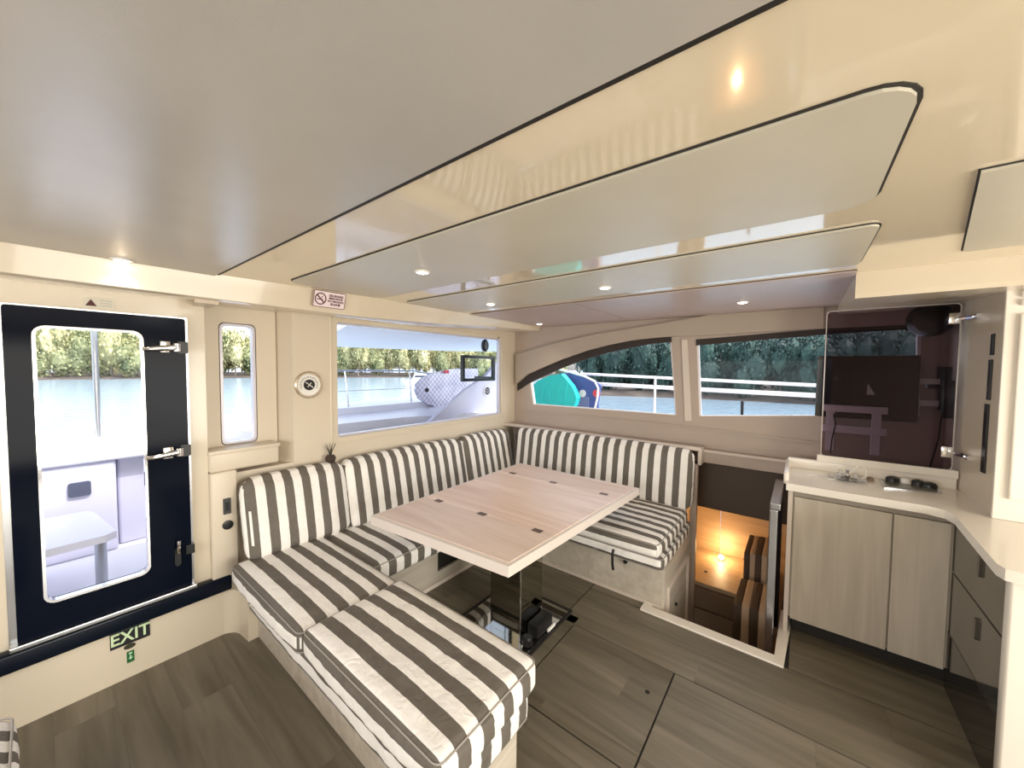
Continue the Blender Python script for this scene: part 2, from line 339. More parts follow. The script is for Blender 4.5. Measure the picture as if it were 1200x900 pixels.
bm = NB(); plate(bm, [(.50, 2.425), (.60, 2.43), (.60, 2.62), (.535, 2.62)], [], XY(1.868, 1.892)); link('trim_3', bm, M_wall, label='short cream block at the beam end above the narrow window', cat='trim', kind='structure')

# ---- ceiling
cl = thing('ceiling', (1, 0, ZC), 'cream gloss ceiling with grey padded vinyl panels between seams', 'ceiling', kind='structure')
bm = NB(); box(bm, -1.75, 3.75, -2.75, 2.75, ZC, 2.10); link('ceiling_moulding', bm, M_gloss, cl)
def panel(outer, m, name='ceiling_panel', th=.009, lbl=None):
    c = Vector((sum(p[0] for p in outer)/len(outer), sum(p[1] for p in outer)/len(outer)))
    bm = NB(); plate(bm, outer, [], XY(ZC-th, ZC+.01))
    es = [e for e in bm.edges if all(abs(v.co.z-(ZC-th)) < 1e-5 for v in e.verts) and any(len(f.verts) == 4 and abs(f.normal.z) < .5 for f in e.link_faces)]
    bmesh.ops.recalc_face_normals(bm, faces=bm.faces)
    p = link(name, bm, m, cl, label=lbl)
def seam_shadow(outer, k=.006):  # dark sheet past the panel edge, painting the shadow in its seam
    n = len(outer); a = sum(outer[i][0]*outer[(i+1) % n][1]-outer[(i+1) % n][0]*outer[i][1] for i in range(n)); s = 1 if a > 0 else -1
    o2 = []
    for i in range(n):
        p, q, r_ = Vector(outer[i-1]), Vector(outer[i]), Vector(outer[(i+1) % n])
        e1 = (q-p).normalized(); e2 = (r_-q).normalized(); nn = (Vector((e1.y, -e1.x))+Vector((e2.y, -e2.x))).normalized()*s
        o2.append(tuple(q+nn*k))
    bm = NB(); plate(bm, o2, [], XY(ZC-.003, ZC+.005)); link('panel_seam_shadow', bm, M_dark, cl)
p1 = [(-1.7, -2.7), (.553, -2.7), (.553, 2.30), (-1.7, 2.32)]; panel(p1, M_vinyl); seam_shadow(p1, .026)
p2 = rr(.832, 1.375, -.135, 2.16, .07); panel(p2, M_vinylc); seam_shadow(p2, .007)
p3 = rr(1.575, 2.11, -.175, 2.16, .03); panel(p3, M_vinylc); seam_shadow(p3, .005)
p4 = [(2.25, -.18), (3.38, -.22), (3.38, 1.228), (2.25, 1.228)]; panel(p4, M_pink); seam_shadow(p4, .003)
p4 = [(2.25, 1.236), (3.38, 1.236), (3.38, 2.20), (2.25, 2.19)]; panel(p4, M_pink); seam_shadow(p4, .003)
p5 = [(1.45, -.47), (2.05, -.462), (2.07, -1.6), (1.45, -1.6)]; p5 = [(1.30, -.30), (2.11, -.455), (2.11, -1.5), (1.30, -1.5)]; panel(p5[::-1], M_vinylc); seam_shadow(p5[::-1], .006)

# ---- downlights
M_lamp = mat('lamp_lens', (1, .93, .8), .3, emit=(1, .86, .66), estr=14)
spots = [((143, 306), 'lone round downlight near the black door'), ((495, 320), 'round downlight on the beige panel nearest the middle of the cabin'), ((575, 357), 'round downlight near the no smoking sign end of the third panel'),
         ((632, 380), 'round downlight in the corner above the curved window'), ((709, 338), 'round downlight straight above the table'), ((870, 355), 'round downlight on the mauve panel by the right window')]
for (px, py), lb in spots:
    p = at(px, py, 'z', 1.985); z = ZC-.009
    t = thing('downlight', (p.x, p.y, z), lb, 'light', 'ceiling downlights')
    bm = NB(); lathe(bm, (p.x, p.y, z), [(.036, .004), (.036, -.003), (.032, -.006), (.026, -.006), (.024, .0)], 24); link('rim', bm, M_white, t, smooth=True)
    bm = NB(); lathe(bm, (p.x, p.y, z), [(.025, -.001), (.024, -.005), (.014, -.009), (.0, -.010)], 20); link('lens', bm, M_lamp, t, smooth=True)
    l = bpy.data.lights.new('bulb', 'SPOT'); l.energy = 2.5; l.color = (1, .87, .7); l.spot_size = R(115); l.spot_blend = .7; l.shadow_soft_size = .025
    o = bpy.data.objects.new('bulb', l); COL.objects.link(o); o.parent = t; o.location = (0, 0, -.02)

# ---- right wall with the curved window and the straight one
def pB(px, py): q = at(px, py, 'x', XB); return (q.y, q.z)
wr = thing('wall_right', (XB, .8, 0), 'greige hull side wall with curved window and padded valance', 'wall', kind='structure')
w1 = [pB(624, 474), pB(793, 487), pB(787, 398)]+[pB(*p) for p in [(765, 400.5), (740, 404.5), (715, 410), (690, 416.5), (660, 427.5), (640, 436), (620, 446)]]
w2 = [pB(819, 488), pB(1078, 488), pB(1080, 380), pB(816, 399)]
bm = NB(); plate(bm, [(2.8, .93), (-.9, .93), (-.9, 2.06), (2.8, 2.06)], [w1, w2], YZ(XB, XB+.07)); link('window_lining', bm, M_wallpink, wr)
def arc(pts): return [pB(*p) for p in pts]
# padded valance over the windows
low = [(607, 450), (620, 439), (640, 430), (660, 421.5), (690, 411), (715, 404.5), (740, 399.5), (765, 396.5), (790, 394.5), (817, 394), (880, 390), (965, 385.5)]
upp = [(965, 356), (880, 365.5), (832, 370), (790, 377), (750, 384), (700, 392), (650, 403), (607, 415.5)]
bm = NB(); plate(bm, arc(low+upp), [], YZ(XB-.045, XB)); 
link('valance', bm, mat('valance_vinyl', (.42, .35, .28), .45, bump=.2, bscale=300), wr)
bm = NB(); plate(bm, arc([(607, 458), (620, 449.5), (640, 440), (660, 431), (690, 420), (715, 413), (740, 407.5), (765, 403), (787, 401)]+[(787, 392), (765, 394.5), (740, 397.5), (715, 402.5), (690, 409), (660, 419.5), (640, 428), (620, 437), (607, 448)]), [], YZ(XB-.012, XB+.002)); link('blind_slot', bm, mat('dark_brown_blind', (.03, .02, .016), .6), wr)
bm = NB(); plate(bm, arc([(816, 405), (970, 392), (1080, 385), (1080, 380), (970, 385), (816, 398)]), [], YZ(XB-.010, XB+.002)); link('blind_slot', bm, MATS['dark_brown_blind'], wr)
def strip(pts, w_, x0, x1, name, m, par):
    a = [pB(*p) for p in pts]; bm = NB()
    for p, q in zip(a, a[1:]):
        plate(bm, [(p[0], p[1]-w_/2), (q[0], q[1]-w_/2), (q[0], q[1]+w_/2), (p[0], p[1]+w_/2)], [], YZ(x0, x1))
    return link(name, bm, m, par)
strip([(612, 481), (700, 489), (813, 500.5), (960, 519)], .014, XB-.018, XB, 'sill_moulding', M_wallpink, wr)
M_light = mat('light_greige_trim', (.66, .57, .49), .35)
for px in (800, 812):
    pass
bm = NB(); plate(bm, [pB(803, 493), pB(811, 493), pB(806, 398), pB(799, 398)], [], YZ(XB-.012, XB)); link('mullion', bm, M_light, wr)
# windows 3 and 4
for nm, poly, lb, pst in (('window_3', w1, 'arched window with curved top over the corner seat', None), ('window_4', w2, 'long straight window beside the smoked glass panel', None)):
    c = (sum(p[0] for p in poly)/len(poly), min(p[1] for p in poly)); t = thing(nm, (XB, c[0], c[1]), lb, 'window', kind='structure')
    m_ = Vector((sum(p[0] for p in poly)/len(poly), sum(p[1] for p in poly)/len(poly)))
    inner = [tuple(Vector(p)+(m_-Vector(p)).normalized()*.016) for p in poly]
    bm = NB(); plate(bm, poly, [inner], YZ(XB+.01, XB+.05)); link('window_frame', bm, mat('white_window_rim', (.8, .76, .75), .3), t)
    bm = NB(); plate(bm, poly, [], YZ(XB+.03, XB+.034)); link('pane', bm, M_glass, t)
# shelf behind the backrest and the ledge above the companionway
sh = thing('trim_4', (3.3, 1.2, .9), 'mauve grey shelf ledge running behind the right backrest to the counter', 'ledge', kind='structure')
obox('shelf', M_wallpink, (3.215, XB, .62, 2.62, .90, .925), sh, bev=.004)
obox('shelf_lip', M_light, (3.205, 3.22, .60, 2.62, .905, .935), sh, bev=.003)
obox('ledge', M_wallpink, (3.30, XB, .03, .62, .80, .90), sh, bev=.004)
obox('ledge_return', M_light, (3.215, 3.31, .60, .625, .79, .925), sh, bev=.003)
obox('ledge_lip', M_light, (3.292, 3.31, .03, .60, .885, .905), sh, bev=.003)
obox('wall_lower', M_wallpink, (XB-.002, XB+.04, -.9, 2.6, .78, .945), sh)

# ---- rest of the shell behind the camera: port wall with windows, aft bulkhead with an open doorway
bm = NB(); plate(bm, [(-2.75, 0), (2.7, 0), (2.7, 2.06), (-2.75, 2.06)], [rr(-.4, 2.1, .95, 1.75, .06)], YZ(-1.75, -1.70)); link('wall_back', bm, M_wall, label='cream port side wall with a window behind the photographer', cat='wall', kind='structure')
bm = NB(); plate(bm, [(-1.75, 0), (3.5, 0), (3.5, 2.06), (-1.75, 2.06)], [[(-.7, .02), (1.9, .02), (1.9, 1.92), (-.7, 1.92)]], XZ(-2.75, -2.70)); link('wall_aft', bm, M_wall, label='cream aft bulkhead with a wide open doorway', cat='wall', kind='structure')
bm = NB(); plate(bm, [(-2.75, 0), (-.85, 0), (-.85, 2.06), (-2.75, 2.06)], [], YZ(XB, XB+.05)); link('wall_galley', bm, M_wall, label='cream side wall behind the galley', cat='wall', kind='structure')

# ================================================================ SEATING
def cushion(name, b, par, ax='x', r=.035, puff=.010, nseg=(34, 44, 8), wr_amp=.008, side=True, lean=None, seed=0, u0=0.0, wrapsides=()):
    """soft box; stripes counted along ax; on faces across ax the stripes run round the edge"""
    x0, x1, y0, y1, z0, z1 = b; bm = NB()
    mn = Vector((x0, y0, z0)); mx = Vector((x1, y1, z1)); c = (mn+mx)/2; h = (mx-mn)/2
    nx, ny, nz = nseg; grid = {}
    def P(i, j, k):
        key = (i, j, k)
        if key not in grid:
            f = Vector((2*i/nx-1, 2*j/ny-1, 2*k/nz-1))
            f = Vector([math.copysign(abs(a)**.8, a) if n > 8 else a for a, n in zip(f, (nx, ny, nz))])
            p = Vector((f.x*h.x, f.y*h.y, f.z*h.z)); inn = Vector((max(-h.x+r, min(h.x-r, p.x)), max(-h.y+r, min(h.y-r, p.y)), max(-h.z+r, min(h.z-r, p.z))))
            dlt = p-inn; n = dlt.normalized() if dlt.length > 1e-9 else Vector((0, 0, 0)); q = inn+n*r
            # puff the big faces
            ext = [abs(f[a]) > .999 for a in range(3)]
            for a in range(3):
                if ext[a]:
                    o = [t for t in range(3) if t != a]; w_ = (1-f[o[0]]**4)*(1-f[o[1]]**4)
                    q[a] += math.copysign(puff*w_, f[a]); q[a] += math.copysign(wr_amp*w_*noise.noise(Vector((q.x*9+seed, q.y*9, q.z*9))), f[a])
                    q[a] += math.copysign(wr_amp*.8*w_*noise.noise(Vector((q.x*26+seed, q.y*26, q.z*26))), f[a])
            q += c
            grid[key] = bm.verts.new(q)
        return grid[key]
    for i in range(nx):
        for j in range(ny):
            bm.faces.new([P(i, j, nz), P(i+1, j, nz), P(i+1, j+1, nz), P(i, j+1, nz)]); bm.faces.new([P(i, j, 0), P(i, j+1, 0), P(i+1, j+1, 0), P(i+1, j, 0)])
    for i in range(nx):
        for k in range(nz):
            bm.faces.new([P(i, 0, k), P(i+1, 0, k), P(i+1, 0, k+1), P(i, 0, k+1)]); bm.faces.new([P(i, ny, k), P(i, ny, k+1), P(i+1, ny, k+1), P(i+1, ny, k)])
    for j in range(ny):
        for k in range(nz):
            bm.faces.new([P(0, j, k), P(0, j, k+1), P(0, j+1, k+1), P(0, j+1, k)]); bm.faces.new([P(nx, j, k), P(nx, j+1, k), P(nx, j+1, k+1), P(nx, j, k+1)])
    bm.normal_update(); uvl = bm.loops.layers.uv.new('stripe'); ai = 'xyz'.index(ax)
    for f in bm.faces:
        for l in f.loops:
            p = l.vert.co
            if abs(f.normal[ai]) > .75:
                s = 1 if f.normal[ai] > 0 else -1
                e = mx[ai] if s > 0 else mn[ai]; u = e+s*((mx.z-p.z) if not lean else (p.y-mn.y if ax == 'x' else p.x-mn.x))
            else: u = p[ai]
            l[uvl].uv = (u-u0, p.z)
    # piping: a thin welt round the upper and lower edge
    ring = []
    def welt(zz):
        o = rr(x0+.002, x1-.002, y0+.002, y1-.002, r, 4); return [(px_, py_, zz) for px_, py_ in o]
    def fin(bmx):
        if lean:
            for v in bmx.verts:
                t = (v.co.z-z0)/(z1-z0)
                if ax == 'x': v.co.y += lean*t
                else: v.co.x += lean*t
    fin(bm); o = link(name, bm, M_stripe, par, smooth=True)
    if not lean:
        for zz in (z1-.011, z0+.011):
            bm = NB(); tube(bm, welt(zz), .003, 5, closed=True); u2 = bm.loops.layers.uv.new('stripe')
            for f in bm.faces:
                for l in f.loops: l[u2].uv = (l.vert.co[ai]-u0, 0)
            link('piping', bm, M_piping, o, smooth=True)
    return o
M_piping = mat('grey_piping', (.34, .31, .28), .6)
def cush_thing(name, b, label, group, cat='cushion', **kw):
    t = thing(name, ((b[0]+b[1])/2, (b[2]+b[3])/2, b[4]), label, cat, group)
    cushion('cover', b, t, **kw); return t
# chaise base, seat bases
cb = thing('sofa_base', (.9, 1.6, 0), 'pale oak base box under the near striped lounge cushions', 'sofa base')
obox('side_panel', M_oakx, (.735, 1.045, .775, 2.40, 0, .285), cb, bev=.006)
obox('top_board', M_wall, (.70, 1.07, .765, 2.46, .235, .25), cb, bev=.003)
sa = thing('sofa_base', (2, 2.2, 0), 'pale oak base panel of the long seat under the big window', 'sofa base')
bm = NB(); plate(bm, [(1.045, 0), (2.60, 0), (2.60, .33), (1.045, .33)], [[(1.71, .10), (1.93, .10), (1.93, .27), (1.71, .27)]], XZ(1.985, 2.005)); link('front_panel', bm, M_oakx, sa)
obox('locker_shade', M_dark, (1.69, 1.95, 2.02, 2.05, .08, .30), sa)  # black sheet behind the cut-out stands for the shade inside
obox('plinth_strip', M_light, (1.045, 2.6, 1.976, 1.985, 0, .03), sa, bev=.002)
obox('seat_board', M_oakx, (1.08, 3.1, 1.985, 2.56, .315, .33), sa)
sb = thing('sofa_base', (2.9, 1.3, 0), 'pale oak base of the right seat beside the companionway', 'sofa base')
obox('front_panel', M_oakx, (2.44, 2.46, .66, 2.0, 0, .29), sb, bev=.003)
obox('plinth_strip', M_light, (2.43, 2.44, .66, 2.0, 0, .02), sb, bev=.002)
obox('end_panel', M_oakx, (2.44, 3.20, .645, .665, -.9, .29), sb, bev=.003)
obox('seat_board', M_oakx, (2.42, 3.2, .645, 2.45, .285, .30), sb, bev=.003)
obox('corner_post', M_wallpink, (3.17, 3.215, .615, .665, -.9, .80), sb, bev=.004)
bm = NB(); plate(bm, rr(2.50, 3.05, -.42, .12, .02), [rr(2.515, 3.035, -.405, .105, .015)], XZ(.628, .645)); link('locker_frame', bm, M_light, sb)
bm = NB(); lathe(bm, (2.72, .645, -.10), [(.012, 0), (.012, -.014), (.004, -.016)], 14, 'y'); link('knob', bm, M_dark, sb)
grpS = 'striped seat cushions'
cush_thing('seat_cushion', (.635, 1.115, .735, 1.575, .365, .475), 'front striped lounge cushion, nearest the camera', grpS, r=.028, seed=1, puff=.012)
cush_thing('seat_cushion', (.660, 1.100, .755, 2.30, .245, .365), 'thin striped under-cushion below the lounge cushions', grpS, r=.03, seed=2, puff=.004, nseg=(16, 40, 6), u0=.02)
cush_thing('seat_cushion', (.625, 1.105, 1.582, 2.43, .355, .46), 'rear striped lounge cushion in front of the small end backrest', grpS, r=.028, seed=3, puff=.012)
cush_thing('seat_cushion', (1.112, 2.33, 1.83, 2.50, .33, .445), 'long striped seat cushion half hidden behind the table', grpS, r=.03, seed=4, nseg=(36, 20, 8), u0=.01)
cush_thing('seat_cushion', (2.31, 3.07, .655, 1.90, .375, .475), 'top striped cushion of the right seat beside the stairs', grpS, r=.03, seed=5, puff=.012, u0=-.03)
cush_thing('seat_cushion', (2.335, 3.09, .635, 1.95, .29, .378), 'lower striped cushion of the right seat, resting on the oak base', grpS, r=.03, seed=6, puff=.006, u0=.03)
cush_thing('seat_cushion', (2.335, 3.07, 1.905, 2.50, .33, .445), 'striped corner seat cushion behind the table', grpS, r=.03, seed=7)
def back(b, label, ax, lean, **kw):
    t = thing('back_cushion', ((b[0]+b[1])/2, (b[2]+b[3])/2, b[4]), label, 'cushion', 'striped back cushions')
    cushion('cover', b, t, ax=ax, lean=lean, r=.045, puff=.012, **kw); return t
back((.70, 1.285, 2.36, 2.48, .445, .885), 'short striped end backrest cushion nearest the door', 'x', .10, nseg=(24, 8, 20), seed=11, u0=.0)
back((1.295, 2.42, 2.36, 2.48, .43, .885), 'long striped backrest cushion below the big window', 'x', .10, nseg=(40, 8, 20), seed=12, u0=.045)
back((2.43, 3.11, 2.36, 2.48, .43, .885), 'striped backrest cushion in the left half of the corner', 'x', .10, nseg=(24, 8, 20), seed=13, u0=.03)
back((3.04, 3.14, .645, 2.36, .46, .915), 'long striped backrest cushion along the right wall', 'y', .06, nseg=(8, 50, 20), seed=14, u0=.02)
# zip on the side seam
bm = NB()
for i in range(7):
    y = 1.88+i*.055; box(bm, 1.094, 1.106, y, y+.03, .447, .4505)
link('seam_tab', bm, M_dark, label='row of dark zip marks along the seam of the lounge cushion', cat='zip', kind='stuff')
# strap handle on the right seat
bm = NB(); tube(bm, [(2.29, .93, .37), (2.275, .93, .34), (2.275, .928, .27), (2.29, .928, .235)], .009, 8)
link('strap_handle', bm, M_black, smooth=True, label='black pull strap hanging on the front of the right seat', cat='strap')
bm = NB(); lathe(bm, (2.44, .90, .24), [(.014, 0), (.014, -.02)], 12, 'x'); link('latch_knob', bm, M_black, sb)
# opposite seat at the lower left
os_ = thing('sofa_base', (-.4, 1.5, 0), 'cream base of the opposite seat at the lower left edge', 'sofa base')
obox('side_panel', M_cream, (-.8, -.14, 1.0, 1.88, 0, .33), os_, bev=.02, seg=3)
cush_thing('seat_cushion', (-.8, -.075, .95, 1.93, .32, .455), 'striped cushion of the opposite seat at the lower left edge', grpS, ax='y', r=.04, seed=8)

# ================================================================ TABLE
T = [(1.150, 1.915), (1.222, .962), (2.632, .885), (2.645, 1.965)]
def tq(u, v):  # u along x, v along y (0 near camera side)
    a = Vector(T[1]).lerp(Vector(T[2]), u); b = Vector(T[0]).lerp(Vector(T[3]), u); return a.lerp(b, v)
tb = thing('folding_table', (1.75, 1.3, 0), 'bleached oak saloon table with three hinged leaves on mirror pedestal', 'table')
def tplate(u0, u1, v0, v1, z0, z1):
    bm = NB(); q = [tq(u0, v0), tq(u1, v0), tq(u1, v1), tq(u0, v1)]; plate(bm, [tuple(p) for p in q], [], XY(z0, z1)); return bm
bm = tplate(0, 1, 0, 1, .648, .697)
link('table_frame', bm, mat('pale_table_edge', (.74, .66, .60), .35), tb)
for (a, b) in ((.018, .262), (.2635, .795), (.7965, .985)): link('table_leaf', tplate(a, b, .02, .98, .697, .7005), M_table, tb)
for u in (.2628, .7958):
    for v in (.12, .5, .86):
        c = tq(u, v); bm = NB(); box(bm, c.x-.018, c.x+.018, c.y-.028, c.y+.028, .700, .7025, .001); link('hinge', bm, mat('bronze_hinge', (.16, .10, .07), .35, metal=.6), tb)
bm = NB(); box(bm, 1.63, 1.86, 1.20, 1.42, .004, .648, .003); link('pedestal', bm, M_pedes, tb)
bm = NB(); tube(bm, [(1.632, 1.197, .01), (1.632, 1.197, .62)], .004, 8); link('pedestal_edge', bm, M_chrome, tb)
bm = NB(); plate(bm, rr(1.49, 2.04, 1.115, 1.60, .01), [], XY(.0, .006)); link('base_plate', bm, M_steel, tb)
bm = NB(); plate(bm, rr(1.47, 2.06, 1.095, 1.62, .01), [rr(1.49, 2.04, 1.115, 1.60, .01)], XY(0, .008)); link('base_frame', bm, M_dark, tb)
bm = NB(); tube(bm, [(1.66, 1.17, .575), (1.90, 1.17, .60)], .009, 8); box(bm, 1.66, 1.88, 1.175, 1.20, .565, .60, .004); lathe(bm, (1.905, 1.17, .60), [(.014, -.012), (.014, .012)], 12, 'x'); link('release_lever', bm, M_black, tb, smooth=True)
fb = thing('floor_switch', (1.72, 1.15, .008), 'small black box with white tab at the foot of the mirror pedestal', 'box')
bm = NB(); box(bm, 1.70, 1.86, 1.125, 1.195, .01, .085, .006); link('housing', bm, M_black, fb, smooth=True)
bm = NB(); lathe(bm, (1.635, 1.15, .012), [(.024, 0), (.030, .01), (.030, .04), (.022, .05)], 18); link('knob', bm, M_black, fb, smooth=True)
bm = NB(); box(bm, 1.79, 1.87, 1.108, 1.122, .01, .028, .004); link('tab', bm, M_white, fb)

# ================================================================ COMPANIONWAY
cw = thing('trim_5', (2.9, .4, 0), 'cream raised rim around the companionway opening in the floor', 'trim', kind='structure')
bm = NB(); plate(bm, [(2.345, .02), (2.90, -.012), (2.90, .05), (2.41, .062), (2.41, .715), (2.47, .715), (2.47, .765), (2.345, .765)], [], XY(-.03, .012)); link('rim', bm, M_counter, cw)
obox('well_side', M_wallpink, (2.39, 2.41, .05, .74, -.95, -.02), cw)
obox('well_right', M_wallpink, (2.40, 3.42, .02, .045, -.95, -.02), cw)
fl2 = obox('floor_lower', M_teak, (2.39, 4.4, -.2, 1.6, -.97, -.95), label='warm wooden floor of the lower hull cabin', cat='floor', kind='structure')
cwl = thing('wall_hull', (4.2, .4, -.9), 'warm lit oak lined wall of the lower cabin', 'wall', kind='structure')
for i in range(4): obox('oak_panel', M_teak, (4.20, 4.22, -.25+i*.42, .166+i*.42, -.95, .62), cwl, bev=.002)
obox('side_lining', M_teak, (3.44, 4.22, 1.40, 1.42, -.95, .62), cwl); obox('side_lining', M_teak, (3.44, 4.22, -.27, -.25, -.95, .62), cwl)
obox('overhead', mat('dark_brown_lining', (.075, .05, .033), .5), (3.42, 4.22, -.25, 1.42, .60, .62), cwl)
obox('brown_header', MATS['dark_brown_lining'], (XB, XB+.03, -.25, 2.6, .40, .80), cwl)  # carried on unseen behind the backrest to block stray cabin lamp light
st = thing('drawer_unit', (3.8, .6, -.95), 'oak drawer chest with light top at the bottom of the stairs', 'drawers')
obox('chest_body', M_teak, (3.52, 4.18, .22, 1.38, -.94, -.33), st, bev=.003)
obox('chest_top', M_teak, (3.50, 4.19, .20, 1.39, -.33, -.30), st, bev=.004)
for k in range(3): obox('drawer', mat('dark_oak_drawer', (.20, .12, .065), .5), (3.495, 3.52, .24, 1.36, -.90+k*.19, -.725+k*.19), st, bev=.004)
q = at(827, 670, 'z', -.299); bm = NB(); lathe(bm, (q.x, q.y, -.30), [(.014, 0), (.014, .004)], 12); link('finger_hole', bm, M_dark, st)
q = at(845, 655, 'z', -.29); lp = thing('cabin_lamp', (q.x, q.y, -.299), 'small glowing lamp on the oak chest below', 'lamp')
bm = NB(); lathe(bm, (q.x, q.y, -.299), [(.03, 0), (.03, .01), (.022, .016)], 16); link('base', bm, M_alu, lp)
bm = NB(); lathe(bm, (q.x, q.y, -.283), [(.022, 0), (.020, .02), (.008, .03)], 16); link('bulb_cover', bm, mat('glowing_lens', (1, .8, .5), .3, emit=(1, .72, .38), estr=30), lp, smooth=True)
light('cabin_lamp_light', 'POINT', (q.x-.02, q.y, -.20), (0, 0, 0), 3.5, (1, .66, .34), shadow_soft_size=.03)
light('cabin_ceiling_light', 'POINT', (3.8, 1.05, .45), (0, 0, 0), 8, (1, .62, .28), shadow_soft_size=.06)
# stored mattress pieces, striped brown
M_br = mat('brown_band_fabric', (.085, .055, .035), .7, bump=.2); M_bc = mat('tan_fabric', (.50, .36, .24), .7, bump=.2)
def stored(y0, x0, z0, z1, lb, n=5, wd=.042):
    t = thing('stored_cushion', (x0+.1, y0, z0), lb, 'cushion', 'tan and brown cushions stored on the stairs')
    for i in range(n):
        bm = NB(); box(bm, x0, x0+.42, y0-wd*(i+1), y0-wd*i, z0, z1-.004*abs(i-n/2), .010, 3); link('band', bm, M_br if i in (0, 2) else M_bc, t, smooth=True)
stored(.325, 3.0, -.93, -.10, 'tall tan and brown banded cushion standing nearest the floor rim', 4, .05)
stored(.32, 3.55, -.28, .06, 'shorter tan and brown banded cushion standing on the oak chest', 5, .04)
# glass rail panel folded at the edge of the well
rl = thing('safety_gate', (2.85, .06, -.2), 'glass gate with steel upright standing at the edge of the stairs', 'gate')
obox('upright', M_alu, (2.62, 2.66, .078, .118, -.30, .735), rl, bev=.005)
obox('top_bar', M_alu, (2.62, 3.25, .066, .118, .735, .775), rl, bev=.006)
obox('foot', M_alu, (2.60, 2.68, .070, .125, -.30, -.17), rl, bev=.004)
obox('glass_panel', M_smoke, (2.66, 3.25, .090, .098, -.25, .735), rl, bev=0)
obox('rear_upright', M_dark, (3.22, 3.25, .07, .11, -.30, .735), rl, bev=.003)

# ================================================================ GALLEY
gc = thing('base_cabinet', (2.95, -.3, 0), 'pale oak base cabinet with two doors below the smoked glass', 'cabinet')
obox('carcass', M_wall, (2.695, 3.38, -.66, .03, .10, .845), gc, bev=.003)
obox('end_cheek', M_light, (2.672, 3.38, .012, .035, -.0, .86), gc, bev=.003)
obox('plinth', M_dark, (2.75, 3.3, -.66, .0, 0, .10), gc)
obox('top_rail', mat('taupe_rail', (.34, .29, .235), .4), (2.678, 2.70, -.62, .01, .825, .86), gc, bev=.002)
obox('door', M_oak, (2.672, 2.692, -.395, .004, .10, .822), gc, bev=.003)
obox('door', M_oak, (2.672, 2.692, -.596, -.401, .10, .822), gc, bev=.003)
gd = thing('drawer_cabinet', (2.35, -.9, 0), 'galley unit with grey mirror fronted drawers and cream end', 'cabinet')
obox('carcass', M_wall, (2.02, 3.0, -1.25, -.625, .0, .86), gd, bev=.003)
obox('end_panel', M_counter, (1.975, 2.02, -1.25, -.575, 0, .86), gd, bev=.008, seg=3)
obox('end_edge', mat('steel_edge', (.45, .44, .42), .25, metal=.8), (2.02, 2.035, -.625, -.598, 0, .855), gd, bev=.002)
for (z0, z1) in ((.60, .855), (.30, .593)):
    dr = obox('drawer', M_laque, (2.04, 2.668, -.625, -.602, z0, z1), gd, bev=.002)
    bm = NB(); hx = 2.33
    plate(bm, rr(hx-.012, hx+.012, z1-.135, z1-.045, .011), [], XZ(-.602, -.594)); link('handle', bm, mat('dark_bronze_handle', (.16, .14, .12), .25, metal=.8), dr)
obox('plinth_panel', mat('black_mirror_plinth', (.10, .095, .085), .08, metal=.7), (2.04, 2.70, -.625, -.606, .0, .29), gd, bev=.002)
ct = thing('worktop', (2.7, -.6, .86), 'cream solid surface galley worktop with turned corner', 'worktop')
bm = NB(); plate(bm, [(2.635, .045), (2.628, -.50), (2.60, -.555), (2.54, -.572), (1.985, -.545), (1.95, -.555), (1.938, -.60), (1.938, -1.3), (3.38, -1.3), (3.38, .045)], [], XY(.862, .902))
bmesh.ops.bevel(bm, geom=[e for e in bm.edges if abs(e.verts[0].co.z-e.verts[1].co.z) < 1e-5 and len(e.link_faces) == 2 and e.calc_face_angle(0) > 1], offset=.006, segments=2, affect='EDGES')
link('top', bm, M_counter, ct, smooth=True)
obox('upstand', M_counter, (3.10, 3.14, -.70, .05, .90, .965), ct, bev=.008, seg=3)
obox('left_upstand', M_counter, (2.70, 3.14, .035, .06, .88, .95), ct, bev=.008, seg=3)
# side wall with dark slots, facing the camera obliquely
gw = thing('wall_partition', (2.9, -.7, .9), 'cream partition between smoked glass and upper cabinet with dark slots', 'wall', kind='structure')
obox('partition', M_wall, (2.66, XB, -.745, -.705, .90, 2.0), gw, bev=.003)
for (z0, z1, a, b) in ((1.63, 1.73, 2.735, 2.765), (1.42, 1.61, 2.74, 2.775), (1.07, 1.40, 2.745, 2.79)): obox('slot', M_black, (a, b, -.706, -.698, z0, z1), gw, bev=.002)
uc = thing('upper_cabinet', (2.65, -1, .93), 'cream upper cabinet with louvred top standing on the worktop', 'cabinet')
obox('carcass', M_counter, (2.60, 3.2, -1.4, -.75, .903, 1.985), uc, bev=.004)
obox('face_frame', M_counter, (2.59, 2.61, -1.4, -.69, .903, 1.985), uc, bev=.003)
obox('door', M_counter, (2.572, 2.59, -1.35, -.728, 1.00, 1.80), uc, bev=.005)
for k in range(4): obox('louvre', M_counter, (2.572, 2.592, -1.36, -.728, 1.835+k*.036, 1.862+k*.036), uc, bev=.006)
# soffit
bm = NB(); plate(bm, [(2.33, 1.905), (2.335, 1.885), (3.12, 1.935), (XB, 1.935), (XB, 2.01), (2.33, 2.01)], [], lambda u, v, t: Vector((u, -.185-(1.25)*t, v))); link('trim_6', bm, M_cream, label='cream overhead box above the smoked glass panel', cat='soffit', kind='structure')
